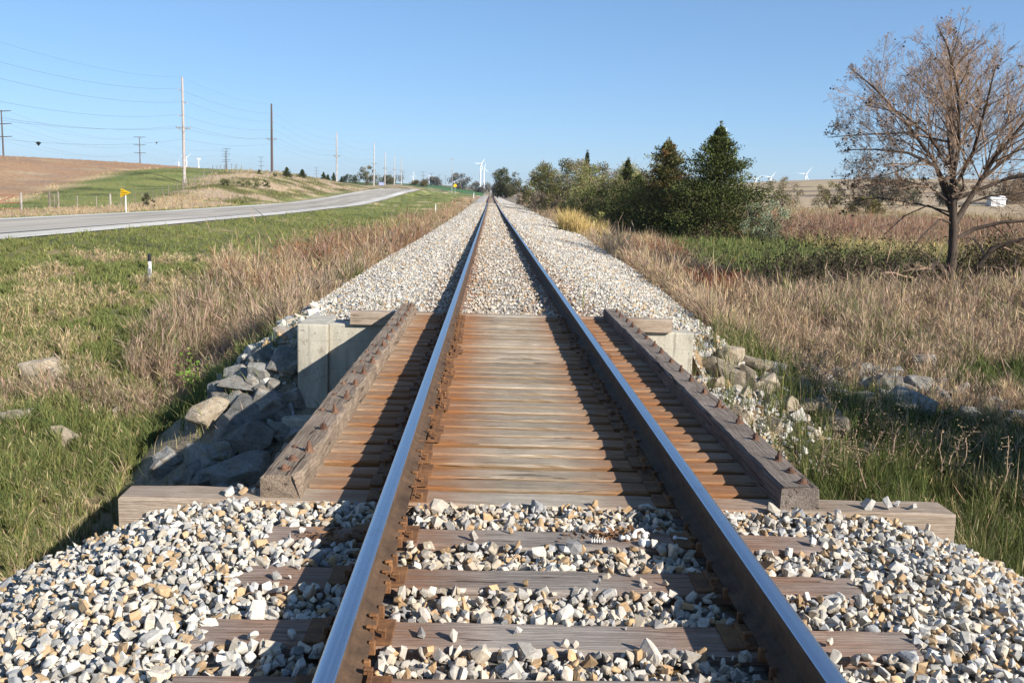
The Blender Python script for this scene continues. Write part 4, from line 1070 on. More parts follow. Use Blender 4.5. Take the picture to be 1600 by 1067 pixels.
# --- broadleaf trees and shrubs
def leafy_tree(name, loc, H, R, seed, lab, cat='tree', col=(.15, .16, .05), n=9000, blobs=16, base=.0, group=None, leaf=.2, stem=True, zoff=None, squash=.8, sparse=0.):
    r_ = np.random.default_rng(seed); z0 = float(ground_z(loc[0], loc[1])); root = empty(name, (loc[0], loc[1], z0 - .1)); tag(root, lab, cat, group)
    cs = []; S = []
    for q in range(blobs):
        t = (q + .5) / blobs; zz = H * (base + (1 - base) * (.12 + .80 * t)); pr = R * (1 - ((t - .38) / .72) ** 2) ** .5 * r_.random() ** .5 if abs((t - .38) / .72) < 1 else .1
        az = q * 2.399 + r_.normal(0, .4); rad = R * (.30 + .22 * r_.random()) * (1.05 - .45 * t); cs.append((pr * .85 * math.cos(az), pr * .85 * math.sin(az), min(zz, H - rad * squash * .9), rad, .62 + .75 * r_.random()))
    P = []; C = []; n = int(n * 1.7); leaf = leaf * .74
    w_ = np.array([c[3] ** 2 for c in cs]); w_ /= w_.sum()
    for c, k in zip(cs, (w_ * n).astype(int)):
        u = r_.normal(size=(k, 3)); u /= np.linalg.norm(u, axis=1, keepdims=True); rr = r_.random(k) ** .36; wob = 1 + .75 * (fbm(u[:, 0] * 2.4 + c[0] * 3, u[:, 1] * 2.4 + u[:, 2] * 2.1 + c[1], seed, 3) - .5) * 1.6
        p = np.array(c[:3]) + u * (rr * wob * c[3])[:, None] * np.array([1, 1, squash]); gap = fbm(p[:, 0] * 2.2 / R * 2 + 9, p[:, 2] * 2.2 / R * 2 + p[:, 1] * 3 / R, seed + 3, 3); kk = gap > .36 + sparse * .2; P.append(p[kk]); C.append(np.array(col) * c[4] * (.6 + .7 * r_.random((kk.sum(), 1))) * np.exp(r_.normal(0, .08, (kk.sum(), 3))))
    P = np.concatenate(P); C = np.concatenate(C); k = P[:, 2] > .05; P, C = P[k], C[k]
    V, F, C = leaf_quads(P, leaf * (.6 + .8 * r_.random(len(P))), C, r_, .8, .6)
    if stem:
        tb = []
        for c in cs[: max(5, blobs // 2) * 2: 2]:
            c3 = np.array(c[:3]); tb.append(sweep([(0, 0, 0), c3 * np.array([.25, .25, .4]), c3 * np.array([.7, .7, .8]), c3], np.array([1, .7, .4, .15]) * H * .018, 5))
        mesh_obj('trunk', *merge(tb), M['bark'], root, None, True)
        for c in cs:
            for _ in range(13):
                d = r_.normal(size=3); d[2] = abs(d[2]) + .2; d = norm(d); p0 = np.array(c[:3]); S.append(np.r_[p0, p0 + d * c[3] * (1.05 + .35 * r_.random()), .012 * H / 4, .006 * H / 6])
        Vb, Fb = tube_arrays(np.array(S), 3); mesh_obj('branches', Vb, Fb, M['twig'], root)
    mesh_obj('crown', V, F, M['leaf'], root, C); return root
G = 'trees lining the right side of the track'
leafy_tree('bush', (11.3, 69.), 4.6, 2.6, 218, 'dark green bush filling the gap between the two left cedars', 'shrub', (.085, .10, .038), 6000, 12, group='bushes along the right of the track', leaf=.18)
leafy_tree('bush', (9.6, 76.), 4.4, 2.6, 219, 'dark olive bush between the low dark cedar and the pale green trees', 'shrub', (.12, .13, .045), 6000, 12, group='bushes along the right of the track', leaf=.18)
leafy_tree('bush', (13.0, 63.), 4.2, 2.2, 220, 'dark green bush squeezed between the two tall cedars', 'shrub', (.09, .11, .04), 5000, 12, group='bushes along the right of the track', leaf=.16)
OL = (.165, .165, .055)
leafy_tree('broadleaf_tree', (8.9, 128.), 7.6, 4.2, 201, 'rounded olive tree at the far left end of the row right of the track', col=(.19, .19, .07), n=9000, group=G, leaf=.26)
leafy_tree('broadleaf_tree', (11.6, 118.), 7.4, 4.2, 202, 'brownish olive tree between the rounded far tree and the pale green shrubs', col=(.205, .185, .075), n=9000, group=G, leaf=.26)
leafy_tree('broadleaf_tree', (10.4, 98.), 6.3, 3.6, 203, 'pale yellow green tree with upright twigs in the middle of the row', col=(.255, .26, .10), n=11000, group=G, leaf=.2, sparse=.25)
leafy_tree('broadleaf_tree', (13.3, 94.), 6.1, 3.7, 204, 'pale green tree touching the dark cedars, full of upright twigs', col=(.26, .25, .105), n=11000, group=G, leaf=.2, sparse=.25)
leafy_tree('broadleaf_tree', (15.5, 112.), 6.3, 4.0, 205, 'dull green tree behind the pale green shrubs', col=(.17, .175, .07), n=8000, group=G, leaf=.26)
leafy_tree('broadleaf_tree', (8.3, 158.), 7.6, 3.6, 206, 'olive tree behind the far rounded one, with twigs above its crown', col=(.19, .18, .075), n=6000, group=G, leaf=.3)
leafy_tree('bush', (6.9, 118.), 3.2, 2.4, 207, 'grey leafless bush in front of the far olive tree', 'shrub', (.15, .12, .10), 2600, 10, group='bushes along the right of the track', leaf=.2, sparse=.5)
leafy_tree('bush', (9.0, 91.), 2.7, 2.3, 208, 'dark green bush with reddish leaves at the foot of the pale trees', 'shrub', (.10, .10, .035), 4000, 10, group='bushes along the right of the track', leaf=.18)
leafy_tree('bush', (7.6, 100.), 1.9, 1.4, 209, 'rust red bush at the foot of the olive trees', 'shrub', (.22, .085, .04), 1500, 8, group='bushes along the right of the track', leaf=.18, sparse=.4)
leafy_tree('bush', (6.4, 58.), 2.2, .75, 210, 'slender light green sapling standing in front of the row, beside the golden grass', 'sapling', (.26, .27, .09), 1100, 9, group='bushes along the right of the track', leaf=.13)
leafy_tree('bush', (16.3, 57.), 2.9, 1.5, 211, 'silvery green shrub against the right foot of the tall dark cedar', 'shrub', (.27, .31, .20), 4200, 12, group='bushes along the right of the track', leaf=.12)
leafy_tree('bush', (18.4, 55.), 1.7, 2.3, 212, 'dark red and grey leafless bush to the right of the silvery shrub', 'shrub', (.20, .105, .085), 3600, 12, group='bushes along the right of the track', leaf=.10, sparse=.4)
leafy_tree('bush', (21.5, 60.), 1.5, 2.0, 213, 'reddish brown bush among the red weeds beyond the lush grass', 'shrub', (.20, .12, .085), 2600, 10, group='bushes along the right of the track', leaf=.10, sparse=.4)
leafy_tree('broadleaf_tree', (4.9, 330.), 10.2, 5.2, 214, 'dark rounded tree standing alone beside the far end of the track', col=(.085, .095, .038), n=5200, leaf=.6)
leafy_tree('bush', (9.0, 320.), 5.2, 4.0, 215, 'bush at the right foot of the lone far tree', 'shrub', (.11, .11, .05), 1600, 8, leaf=.5)
leafy_tree('bush', (5.6, 190.), 2.0, 1.5, 216, 'small dark bush behind the white disc marker', 'shrub', (.06, .05, .035), 900, 7, leaf=.2)
brush('bush', (4.6, 133.), 60, (1.6, 3), 1.5, M['twig'], 'low brown twiggy growth along the right ballast edge, far down the track', 'shrub', 217, 500, (.2, .12, .08))
for (x, y, H, R, sd, lab, c, sp) in ((56, 182, 6.2, 3.6, 221, 'thin yellow green tree left of the round olive tree in the red weed field', (.19, .17, .085), .5), (68, 190, 5.6, 3.4, 222, 'round olive tree alone in the field beyond the red weeds', (.16, .145, .06), .3), (58, 146, 2.9, 2.9, 223, 'yellowish low bush in the field right of the round olive tree', (.2, .17, .06), .2)):
    leafy_tree('field_tree', (x, y), H, R, sd, lab, 'tree', c, 3400, 12, group='scattered trees in the right field', leaf=.3, sparse=sp)
for j, (x, y, H, R, lab) in enumerate(((103, 252, 8.5, 5.5, 'dark tree at the left end of the farm grove behind the bare tree'), (112, 256, 7.6, 5.5, 'dark bushy tree, second from the left in the farm grove'), (121, 250, 7.2, 5, 'dark tree in the middle of the farm grove behind the bare tree'), (141, 258, 9.2, 5.5, 'brown tree right of the white shed in the farm grove'), (150, 262, 9.8, 6, 'tall brown tree at the right end of the farm grove'))):
    leafy_tree('grove_tree', (x, y), H, R, 231 + j, lab, 'tree', ((.065, .065, .04), (.085, .085, .04), (.075, .07, .042), (.14, .095, .05), (.15, .12, .055))[j], 2800, 12, group='farm grove behind the bare tree', leaf=.5)
# grey copse and hedge beyond the end of the track
for j, (x, y, H, R, lab) in enumerate(((-22, 640, 11, 8, 'grey leafless-looking tree, tallest of the far copse left of the track end'), (-8, 650, 7.5, 8, 'grey tree in the far copse just right of its tallest tree'), (6, 660, 7, 7, 'brownish tree of the far copse nearest to the lone dark tree'), (-42, 680, 6, 9, 'low grey tree of the far copse left of its tallest tree'))):
    leafy_tree('copse_tree', (x, y), H, R, 241 + j, lab, 'tree', (.18, .17, .15), 1500, 10, group='far grey copse at the end of the track', leaf=1.1)
# left ridge: small cedars, hedge and trees
LJ = ((-39.2, 183, 1.9, 'round dark cedar bush on the bank crest right of the dark pole'), (-39.0, 197, 1.8, 'second dark cedar bush on the bank crest, just right of the round one'), (-46, 262, 2.3, 'small cedar at the left end of the far row on the ridge'), (-47, 285, 2.9, 'pointed cedar in the middle of the far row on the ridge'), (-47, 300, 2.1, 'small cedar at the right end of the far row on the ridge'), (-46.5, 272, 2., 'low cedar between the two taller ones of the far row'))
for j, (x, y, H, lab) in enumerate(LJ): juniper((x, y), H, H * (.62 if j < 2 else .42), 251 + j, lab, 70, (.06, .075, .03), group='small cedars on the left ridge')
leafy_tree('ridge_tree', (-48.5, 372), 7.6, 4.2, 261, 'grey green tree behind the fourth pole on the left ridge', 'tree', (.17, .175, .10), 2600, 12, base=.12, leaf=.55, sparse=.5)
leafy_tree('ridge_bush', (-58, 392), 3.6, 3.6, 262, 'dark bush left of the grey green ridge tree', 'shrub', (.06, .075, .035), 1200, 8, leaf=.5)
leafy_tree('ridge_bush', (-52, 480), 4.6, 8, 263, 'long dark hedge where the road goes over the crest', 'hedge', (.11, .115, .055), 2200, 12, leaf=.7, squash=.6)
leafy_tree('ridge_bush', (-38, 500), 3.2, 6, 264, 'yellowish brown end of the hedge at the road crest', 'hedge', (.17, .13, .05), 1200, 8, leaf=.7, squash=.6)
for j, (x, y, H, R, lab) in enumerate(((-37, 132.5, 1.0, .8, 'leftmost dark bush on the tan bank face'), (-35.6, 137, 1.1, 1.0, 'low wide bush in the middle of the tan bank face'), (-34.9, 140, 1.5, 1.1, 'biggest green bush on the tan bank face'), (-34.4, 145.5, 1.2, .7, 'rightmost narrow bush on the tan bank face'), (-33, 91.5, 1.5, .8, 'wispy dark bush at the roadside right of the yellow sign'), (-40.8, 168, .9, .5, 'tiny bush on the bank crest at the foot of the dark pole'), (-39, 172, .7, .5, 'tiny bush below the bank crest right of the dark pole'))):
    leafy_tree('bank_bush', (x, y), H, R, 271 + j, lab, 'shrub', (.105, .12, .05) if j != 4 else (.08, .085, .05), 900, 8, group='bushes on the roadside bank', leaf=.14, sparse=.2)
# a leafless tree outside the frame whose shade falls in the hollow on the right
leafy_tree('shade_tree', (12.6, 8.4), 6.6, 3.3, 281, 'tree just outside the photo that shades the hollow on the right', 'tree', (.1, .11, .04), 8200, 16, base=.1, leaf=.24)
# golden grass clump beside the row
def tussock(loc, n, R, H, col, lab, seed, name='grass_clump'):
    r_ = np.random.default_rng(seed); a = r_.random(n) * 2 * pi; rr = R * r_.random(n) ** .5; x = loc[0] + rr * np.cos(a); y = loc[1] + rr * np.sin(a) * 1.6; z = ground_z(x, y)
    V, F, C = blades(np.c_[x, y, z], H * (.6 + .5 * r_.random(n)), np.full(n, .03), np.clip(np.abs(r_.normal(.4, .2, n)), 0, .9), np.array(col) * (.7 + .5 * r_.random((n, 1))), 2, r_)
    tag(mesh_obj(name, V, F, M['grass'], None, C), lab, 'grass clump')
tussock((5.3, 57.), 1500, 1.5, 1.6, (.62, .46, .19), 'glowing golden grass clump at the ballast edge in front of the pale trees', 91)
tussock((7.3, 50.), 700, 1.3, 1.2, (.5, .37, .2), 'tan windswept grass clump in front of the dark cedars', 92)
TURB = [
 (-1002.3, 3092, 74.9, 20, 'small turbine far left, close to the left of the nearest pale pole', -0.10),
 (-815.3, 2578, 76.8, 50, 'turbine half hidden behind the nearest pale pole', 0.30),
 (-805.8, 2653, 76.6, 60, 'turbine just right of the nearest pale pole', -0.40),
 (-308.4, 3790, 72.7, 0, 'turbine beside the row of distant transmission poles', 0.45),
 (-255.7, 3933, 72.2, 60, 'turbine among the distant transmission poles, right of the first', -0.40),
 (-164.1, 4293, 70.8, 90, 'turbine peeping above the distant yellow sign', -0.40),
 (-26.8, 2384, 78.2, 35, 'larger one of the two turbines above the end of the track', 0.30),
 (-20.2, 2725, 76.9, 10, 'shorter one of the two turbines above the end of the track', 0.15),
 (413.3, 1700, 93.2, 0, 'turbine rising behind the tall dark cedar', 0.30),
 (828.6, 2973, 76.5, 55, 'low turbine closest to the tall cedar on the right ridge', 0.02),
 (806.1, 2741, 77.4, 40, 'low turbine in the middle of the right ridge', 0.05),
 (796.2, 2401, 78.8, 35, 'turbine on the right ridge nearest to the bare tree', -0.10),
]
# ================================================================ POLES, WIRES, TURBINES
GP = 'wooden utility poles along the road'
POLES = [(-44.6, 84.0, 14.9, 'pole', [('L', .88), ('R', .765), ('L', .645)], 'pale wooden utility pole just outside the photo carrying the same wires'),
 (-44.6, 139.1, 14.9, 'pole', [('L', .88), ('R', .765), ('L', .645)], 'pale wooden utility pole behind the pasture, nearest and tallest in the photo'),
 (-44.6, 194.4, 13.4, 'dark', [('R', .85), ('R', .735), ('R', .62)], 'dark brown utility pole on the bank crest with three arms on one side'),
 (-44.7, 275.9, 14.2, 'pole', [('L', .85), ('L', .735), ('L', .62)], 'grey wooden utility pole with a crossarm, third along the road'),
 (-44.8, 364.5, 16.0, 'pole', [('L', .85), ('L', .735), ('L', .62)], 'grey utility pole beside the grey green ridge tree, fourth along the road'),
 (-44.9, 403.0, 13.4, 'pole', [('L', .8)], 'thin distant utility pole beside the small blue sign'),
 (-44.9, 442.0, 13.4, 'pole', [('L', .8)], 'thin distant utility pole rising from the dark hedge'),
 (-45.0, 478.0, 13.4, 'pole', [('L', .8)], 'farthest thin leaning utility pole of the road line')]
def crossbar(bm, w, z, t=.11): box(bm, -w, w, -.06, .06, z - t / 2, z + t / 2)
ATT = []
for (x, y, H, mt, arms, lab) in POLES:
    z0 = float(ground_z(x, y)) - .2; r = empty('utility_pole', (x, y, z0)); tag(r, lab, 'utility pole', GP); H += .2
    V, F = sweep([(0, 0, 0), (0, 0, H * .5), (0, 0, H)], [.22, .185, .14] if mt == 'pole' else [.27, .22, .16], 10); mesh_obj('shaft', V, F, M[mt], r, None, True)
    at = [Vector((x, y, z0 + H))]
    for s, fr in arms:
        sg_ = -1 if s == 'L' else 1; bm = bmesh.new(); box(bm, min(0, sg_ * .62), max(0, sg_ * .62), -.05, .05, H * fr - .05, H * fr + .05)
        bmesh.ops.create_cone(bm, cap_ends=True, segments=8, radius1=.07, radius2=.04, depth=.3, matrix=Matrix.Translation((sg_ * .62, 0, H * fr + .1))); bm_obj('insulator_arm', bm, M['galv'], r)
        at.append(Vector((x + sg_ * .62, y, z0 + H * fr + .2)))
    while len(at) < 4: at.append(at[-1] - Vector((0, 0, 1.3)))
    fr = .53 if mt == 'pole' else .49
    bm = bmesh.new(); crossbar(bm, 1.05, H * fr); box(bm, -.03, .03, -.16, -.06, H * fr - .55, H * fr + .05)
    for sx in (-1, 1):
        for q in (1.0, .55): bmesh.ops.create_cone(bm, cap_ends=True, segments=6, radius1=.05, radius2=.03, depth=.2, matrix=Matrix.Translation((sx * q, 0, H * fr + .15)))
    bm_obj('crossarm', bm, M['post'], r)
    V1, F1 = tube_arrays([(-.72, -.08, H * fr, 0, -.2, H * fr - .6, .025, .025), (.72, -.08, H * fr, 0, -.2, H * fr - .6, .025, .025)], 5); mesh_obj('brace', V1, F1, M['post'], r)
    at += [Vector((x - 1.0, y, z0 + H * fr + .25)), Vector((x + 1.0, y, z0 + H * fr + .25)), Vector((x, y - .15, z0 + H * .43))]
    ATT.append(at)
WL = ['topmost very thin wire of the roadside pole line', 'upper conductor of the pole line, second wire from the top', 'third wire from the top on the roadside pole line', 'fourth wire from the top on the roadside pole line', 'left one of the two wires on the crossarms of the pole line', 'right one of the two wires on the crossarms of the pole line', 'lowest wire of the roadside pole line, below the crossarms']
LOWPTS = None
for j, lab in enumerate(WL):
    pts = []
    for a, b in zip(ATT[:-1], ATT[1:]):
        p0, p1 = a[j], b[j]; n = 14; sag = .9 if j < 4 else .75; sag *= (p1 - p0).length / 55
        if j == 6 and a is ATT[0]: LOWPTS = (p0, p1, sag)
        for k in range(n): t = k / n; q = p0.lerp(p1, t); pts.append((q.x, q.y, q.z - 4 * sag * t * (1 - t)))
    pts.append(tuple(ATT[-1][j])); V, F = sweep(pts, (.0105 if j else .007), 4, False); tag(mesh_obj('wire', V, F, M['wire'], None), lab, 'wire', 'wires of the roadside pole line')
def on_wire(t): p0, p1, s = LOWPTS; q = p0.lerp(p1, t); return (q.x, q.y, q.z - 4 * s * t * (1 - t))
# dark markers clipped to the lowest wire
for t, lab in ((.20, 'larger dark marker clipped to the lowest wire, leftmost in the sky'), (.80, 'small dark marker on the lowest wire, just left of the nearest pale pole')):
    bm = bmesh.new(); s = .32 if t < .5 else .17
    bmesh.ops.create_cone(bm, cap_ends=True, segments=6, radius1=.02, radius2=s, depth=s * 1.1, matrix=Matrix.Translation((0, 0, -s * .55))); bmesh.ops.create_uvsphere(bm, u_segments=8, v_segments=5, radius=s * .35, matrix=Matrix.Translation((0, 0, -.02)))
    o = bm_obj('wire_marker', bm, M['black']); o.location = on_wire(t); o.scale = (1, .5, 1); tag(o, lab, 'wire marker', 'markers on the lowest wire')

TR = [((-311, 617.6, 17.6), 28, 'dark steel transmission pole with three crossarms, leftmost, on the brown field crest'), ((-363.9, 1000, 22.7), 28, 'dark steel transmission pole alone above the brown field, left of the nearest pale pole'),
 ((-414, 1500, 29.6), 28, 'dark transmission pole, left one of the close pair above the bank'), ((-385, 1400, 27.8), 30, 'taller thin transmission pole, right one of the close pair above the bank'), ((-437, 1826, 32.9), 28, 'transmission pole close to the left of the dark utility pole'), ((-450, 2470, 32.1), 28, 'transmission pole between the dark utility pole and the third pale pole'), ((-521, 3500, 36.9), 28, 'tiny transmission pole just right of the third pale pole'),
 ((-277, 2625, 29.8), 28, 'tiny transmission pole right of the thin pole by the blue sign'), ((-204, 2210, 21.9), 28, 'distant transmission pole right of the hedge poles'), ((-149, 2100, 20.9), 28, 'distant transmission pole, first in the row right of the far turbine'), ((-145, 2333, 23.6), 28, 'distant transmission pole, second in the row right of the far turbine'), ((-142.5, 2625, 27), 28, 'distant transmission pole, third in the row right of the far turbine'), ((-143.5, 3000, 31.3), 28, 'distant transmission pole, fourth and smallest in the row right of the far turbine')]
TA = []
for (x, y, zb), H, lab in TR:
    z0 = min(float(ground_z(x, y, False)), zb) - 1; Hh = zb + H - z0; r = empty('transmission_pole', (x, y, z0)); tag(r, lab, 'transmission pole', 'dark transmission poles along the horizon')
    V, F = sweep([(0, 0, 0), (0, 0, Hh * .5), (0, 0, Hh)], [.62, .5, .36], 8); mesh_obj('shaft', V, F, M['dark'], r, None, True)
    at = []
    for d in (.3, 8.2, 16.2):
        zz = Hh - d
        for sx in (-1, 1):
            V, F = sweep([(0, 0, zz - .3), (sx * 3.2, 0, zz), (sx * 6.2, 0, zz + .2)], [.32, .28, .2], 5); mesh_obj('crossarm', V, F, M['dark'], r); at.append(Vector((x + sx * 6.2, y, z0 + zz - .8)))
    TA.append(at)
for j in range(6):
    lv = ('top', 'middle', 'bottom')[j // 2]; sd = ('far', 'near')[j % 2]; pts = []
    for a, b in ((TA[0], TA[1]), (TA[1], TA[3]), (TA[3], TA[4])):
        for k in range(12): t = k / 12; q = a[j].lerp(b[j], t); pts.append((q.x, q.y, q.z - 4 * 7. * t * (1 - t)))
    V, F = sweep(pts, .035, 4, False); tag(mesh_obj('power_line', V, F, M['wire']), f'sagging conductor strung from the {sd} tips of the {lv} arms of the transmission poles', 'wire', 'conductors of the transmission line')

# tall pale pole beyond the road
def simple_pole(x, y, H, rad, mat, lab, arm=True):
    z0 = float(ground_z(x, y)) - .2; r = empty('mast', (x, y, z0)); tag(r, lab, 'mast'); V, F = sweep([(0, 0, 0), (0, 0, H)], [rad, rad * .7], 8); mesh_obj('shaft', V, F, M[mat], r)
    bm = bmesh.new(); box(bm, -.9, .9, -.15, .15, H - .35, H - .1); box(bm, -.2, .2, -.2, .2, H * .62, H * .62 + .8); bm_obj('lamp_head', bm, M['galv'], r)
simple_pole(-16.2, 392, 14.2, .12, 'galv', 'tall thin white mast with a small crossbar left of the distant yellow sign')
def turbine(px_x, d, hub, ang, lab, yaw):
    ks = 1. if d < 2000 else (.62 if px_x > 100 else .44)
    x = px_x; z0 = float(ground_z(x, d, False)) - 3; r = empty('wind_turbine', (x, d, z0)); tag(r, lab, 'wind turbine', 'white wind turbines on the horizon'); Ht = hub - z0
    V, F = sweep([(0, 0, 0), (0, 0, Ht * .5), (0, 0, Ht)], [2.3, 1.9, 1.35], 12); mesh_obj('tower', V, F, M['turb'], r, None, True)
    cy, sy = math.cos(yaw), math.sin(yaw)
    bm = bmesh.new(); box(bm, -1.8, 1.8, -3.2, 7.5, -1.8, 1.9, .5, 2); o = bm_obj('nacelle', bm, M['turb'], r, (0, 0, Ht + .8)); o.rotation_euler = (0, 0, yaw)
    bm = bmesh.new(); bmesh.ops.create_uvsphere(bm, u_segments=10, v_segments=8, radius=1.9); h = bm_obj('hub', bm, M['turb'], r, (sy * 5, -cy * 5, Ht + .8)); h.rotation_euler = (0, 0, yaw)
    for k in range(3):
        a = radians(ang + 120 * k); P = []; Q = []
        prof_ = [(1.2, 1.0), (6, 1.9), (14, 1.7), (26, 1.1), (39, .35)]; V = []; F = []
        for rr, c in ((a_ * ks, b_ * ks) for a_, b_ in prof_):
            for (u, v) in ((-c * .6, 0), (0, -.22 * c), (c * 1.1, 0), (0, .22 * c)):
                V.append((math.sin(a) * rr + math.cos(a) * u, v, math.cos(a) * rr - math.sin(a) * u))
        for i in range(len(prof_) - 1):
            for q in range(4): F.append((i * 4 + q, i * 4 + (q + 1) % 4, (i + 1) * 4 + (q + 1) % 4, (i + 1) * 4 + q))
        F.append((16, 17, 18, 19)); mesh_obj('blade', V, F, M['turb'], h)
for a in TURB: turbine(*a)

# ================================================================ SIGNS, MARKERS, FENCES, GATES, SHED
def at_ground(x, y, dz=0.): return (x, y, float(ground_z(x, y)) + dz)
r = empty('warning_sign', (-29.5, 76.9, -.75)); tag(r, 'yellow pennant shaped no passing sign on a white post across the road', 'road sign')
V, F = sweep([(0, 0, 0), (0, 0, 1.75)], [.045, .045], 6); mesh_obj('post', V, F, M['white'], r)
bm = bmesh.new(); tri = [(-.44, 1.30), (-.37, 2.02), (.54, 1.70)]
f = bm.faces.new([bm.verts.new((a, -.06, b)) for a, b in tri]); e = bmesh.ops.extrude_face_region(bm, geom=[f]); bmesh.ops.translate(bm, vec=(0, .012, 0), verts=[v for v in e['geom'] if isinstance(v, bmesh.types.BMVert)]); bmesh.ops.recalc_face_normals(bm, faces=bm.faces)
panel = bm_obj('sign_panel', bm, M['yellow'], r); panel.rotation_euler = (0, 0, -.25)
for j, (tx, w_) in enumerate((('NO', .14), ('PASSING', .14), ('ZONE', .14))):
    cu = bpy.data.curves.new('lettering', 'FONT'); cu.body = tx; cu.size = .15; cu.extrude = .001; cu.align_x = 'LEFT'; cu.materials.append(M['black'])
    tmp = bpy.data.objects.new('tmp', cu); lm = bpy.data.meshes.new_from_object(tmp); bpy.data.objects.remove(tmp)
    to = link(bpy.data.objects.new('lettering', lm), panel); to.location = (-.36 + .0 * j, -.064, 1.78 - .17 * j); to.rotation_euler = (pi / 2, 0, 0)

def marker(name, x, y, h, rad, lab, cap=True, zt=None):
    r = empty(name, at_ground(x, y, -.05)); tag(r, lab, 'marker post', 'white marker posts beside the track'); h += .05
    V, F = sweep([(0, 0, 0), (0, 0, h * (.78 if cap else 1))], [rad, rad], 12); mesh_obj('post', V, F, M['white'], r, None, False)
    if cap:
        bm = bmesh.new(); bmesh.ops.create_cone(bm, cap_ends=True, segments=14, radius1=rad * 1.06, radius2=rad * 1.06, depth=h * .20, matrix=Matrix.Translation((0, 0, h * .885))); bmesh.ops.create_uvsphere(bm, u_segments=12, v_segments=6, radius=rad * 1.05, matrix=Matrix.Translation((0, 0, h * .98)))
        bm_obj('cap', bm, M['black'], r)
        bm = bmesh.new(); box(bm, -rad * .9, rad * .9, -rad - .006, -rad + .01, h * .34, h * .56); bm_obj('label_strip', bm, M['galv'], r)
marker('marker_post', -10.05, 27.3, .83, .048, 'white plastic marker post with a black cap in the grass left of the track')
marker('marker_post', -6.9, 115., 1.05, .05, 'small plain white post far off at the left edge of the tall weeds', False)
marker('marker_post', -5.6, 300., 1.6, .12, 'tiny pale post beside the left ballast edge near the far end of the track', False)
r = empty('disc_marker', at_ground(3.9, 160, -.05)); tag(r, 'white round disc on a short post at the right edge of the far ballast', 'track marker'); V, F = sweep([(0, 0, 0), (0, 0, 1.75)], [.04, .04], 6); mesh_obj('post', V, F, M['galv'], r)
bm = bmesh.new(); bmesh.ops.create_cone(bm, cap_ends=True, segments=18, radius1=.2, radius2=.2, depth=.03, matrix=Matrix.Translation((0, -.06, 1.75)) @ Matrix.Rotation(pi / 2, 4, 'X')); bm_obj('disc', bm, M['white'], r)
r = empty('crossing_sign', (-12.6, 330, 1.2)); tag(r, 'distant yellow sign on a post near the far end of the track', 'road sign'); V, F = sweep([(0, 0, 0), (0, 0, 3.)], [.07, .07], 6); mesh_obj('post', V, F, M['galv'], r)
bm = bmesh.new(); bmesh.ops.create_cone(bm, cap_ends=True, segments=24, radius1=.56, radius2=.56, depth=.03, matrix=Matrix.Translation((0, -.1, 3.5)) @ Matrix.Rotation(pi / 2, 4, 'X')); bm_obj('sign_panel', bm, M['yellow'], r)
r = empty('roadside_sign', at_ground(-34.6, 300, -.1)); tag(r, 'small pale blue signboard by the road below the distant poles', 'sign'); bm = bmesh.new(); box(bm, -.8, .8, -.03, .03, .7, 1.6, .01); bm_obj('sign_panel', bm, M['blue'], r)
bm = bmesh.new(); box(bm, -.7, -.6, .031, .1, 0, 1.5); bm_obj('post', bm, M['post'], r); bm = bmesh.new(); box(bm, .6, .7, .031, .1, 0, 1.5); bm_obj('post', bm, M['post'], r)
r = empty('crossing_post', (-.2, 452, 1.5)); tag(r, 'tiny white post standing past the very end of the visible track', 'marker post'); V, F = sweep([(0, 0, 0), (0, 0, 2.4)], [.12, .12], 6); mesh_obj('post', V, F, M['white'], r)
bm = bmesh.new(); box(bm, -.45, .45, -.15, -.11, 2.0, 2.2); bm_obj('crossbuck_blade', bm, M['white'], r)

# fence posts and gates
FP = [(-36.4, 84.0, 1.1, 'slim dark steel fence post right of the small brace gate'), (-36.6, 88.5, 1.05, 'weathered wooden fence post left of the white topped one'), (-36.9, 92.5, 1.25, 'pale thick fence post, brightest of the posts left of the yellow sign'), (-38.2, 98.5, 1.1, 'grey fence post directly left of the yellow sign')]
for x, y, h, lab in FP:
    V, F = sweep([(0, 0, 0), (0, 0, h + .2)], [.06, .055] if 'pale' not in lab else [.1, .09], 8); o = mesh_obj('fence_post', V, F, M['pole' if 'pale' in lab else 'post'], None, None, False, at_ground(x, y, -.2)); tag(o, lab, 'fence post', 'fence posts by the roadside pasture')
bp = None
for j in range(34):
    y = 102 + 2.3 * j; x = float(xfence(np.array(y))) + .2 * math.sin(j * 2.1)
    if bp is None: V, F = sweep([(0, 0, 0), (0, 0, 1.35)], [.042, .04], 6); bp = mesh_obj('fence_post', V, F, M['post']); o = bp
    else: o = bp.copy(); COL.objects.link(o)
    o.location = at_ground(x, y, -.2); o.rotation_euler = (.05 * math.sin(j * 3.3), .05 * math.sin(j * 5.1), j); o.scale = (1, 1, .9 + .2 * math.sin(j * 7.7) ** 2); tag(o, 'thin wooden fence post climbing the edge of the tan bank', 'fence post', 'fence posts climbing the bank')
for j, hh in enumerate((.45, .8, 1.1)):
    pts = [at_ground(float(xfence(np.array(y))), y, hh) for y in np.arange(79.8, 178, 2.3)]; V, F = sweep(pts, .006, 4, False); tag(mesh_obj('fence_wire', V, F, M['wire']), f'{("lowest", "middle", "top")[j]} strand of wire on the pasture fence', 'wire', 'strands of the pasture fence')
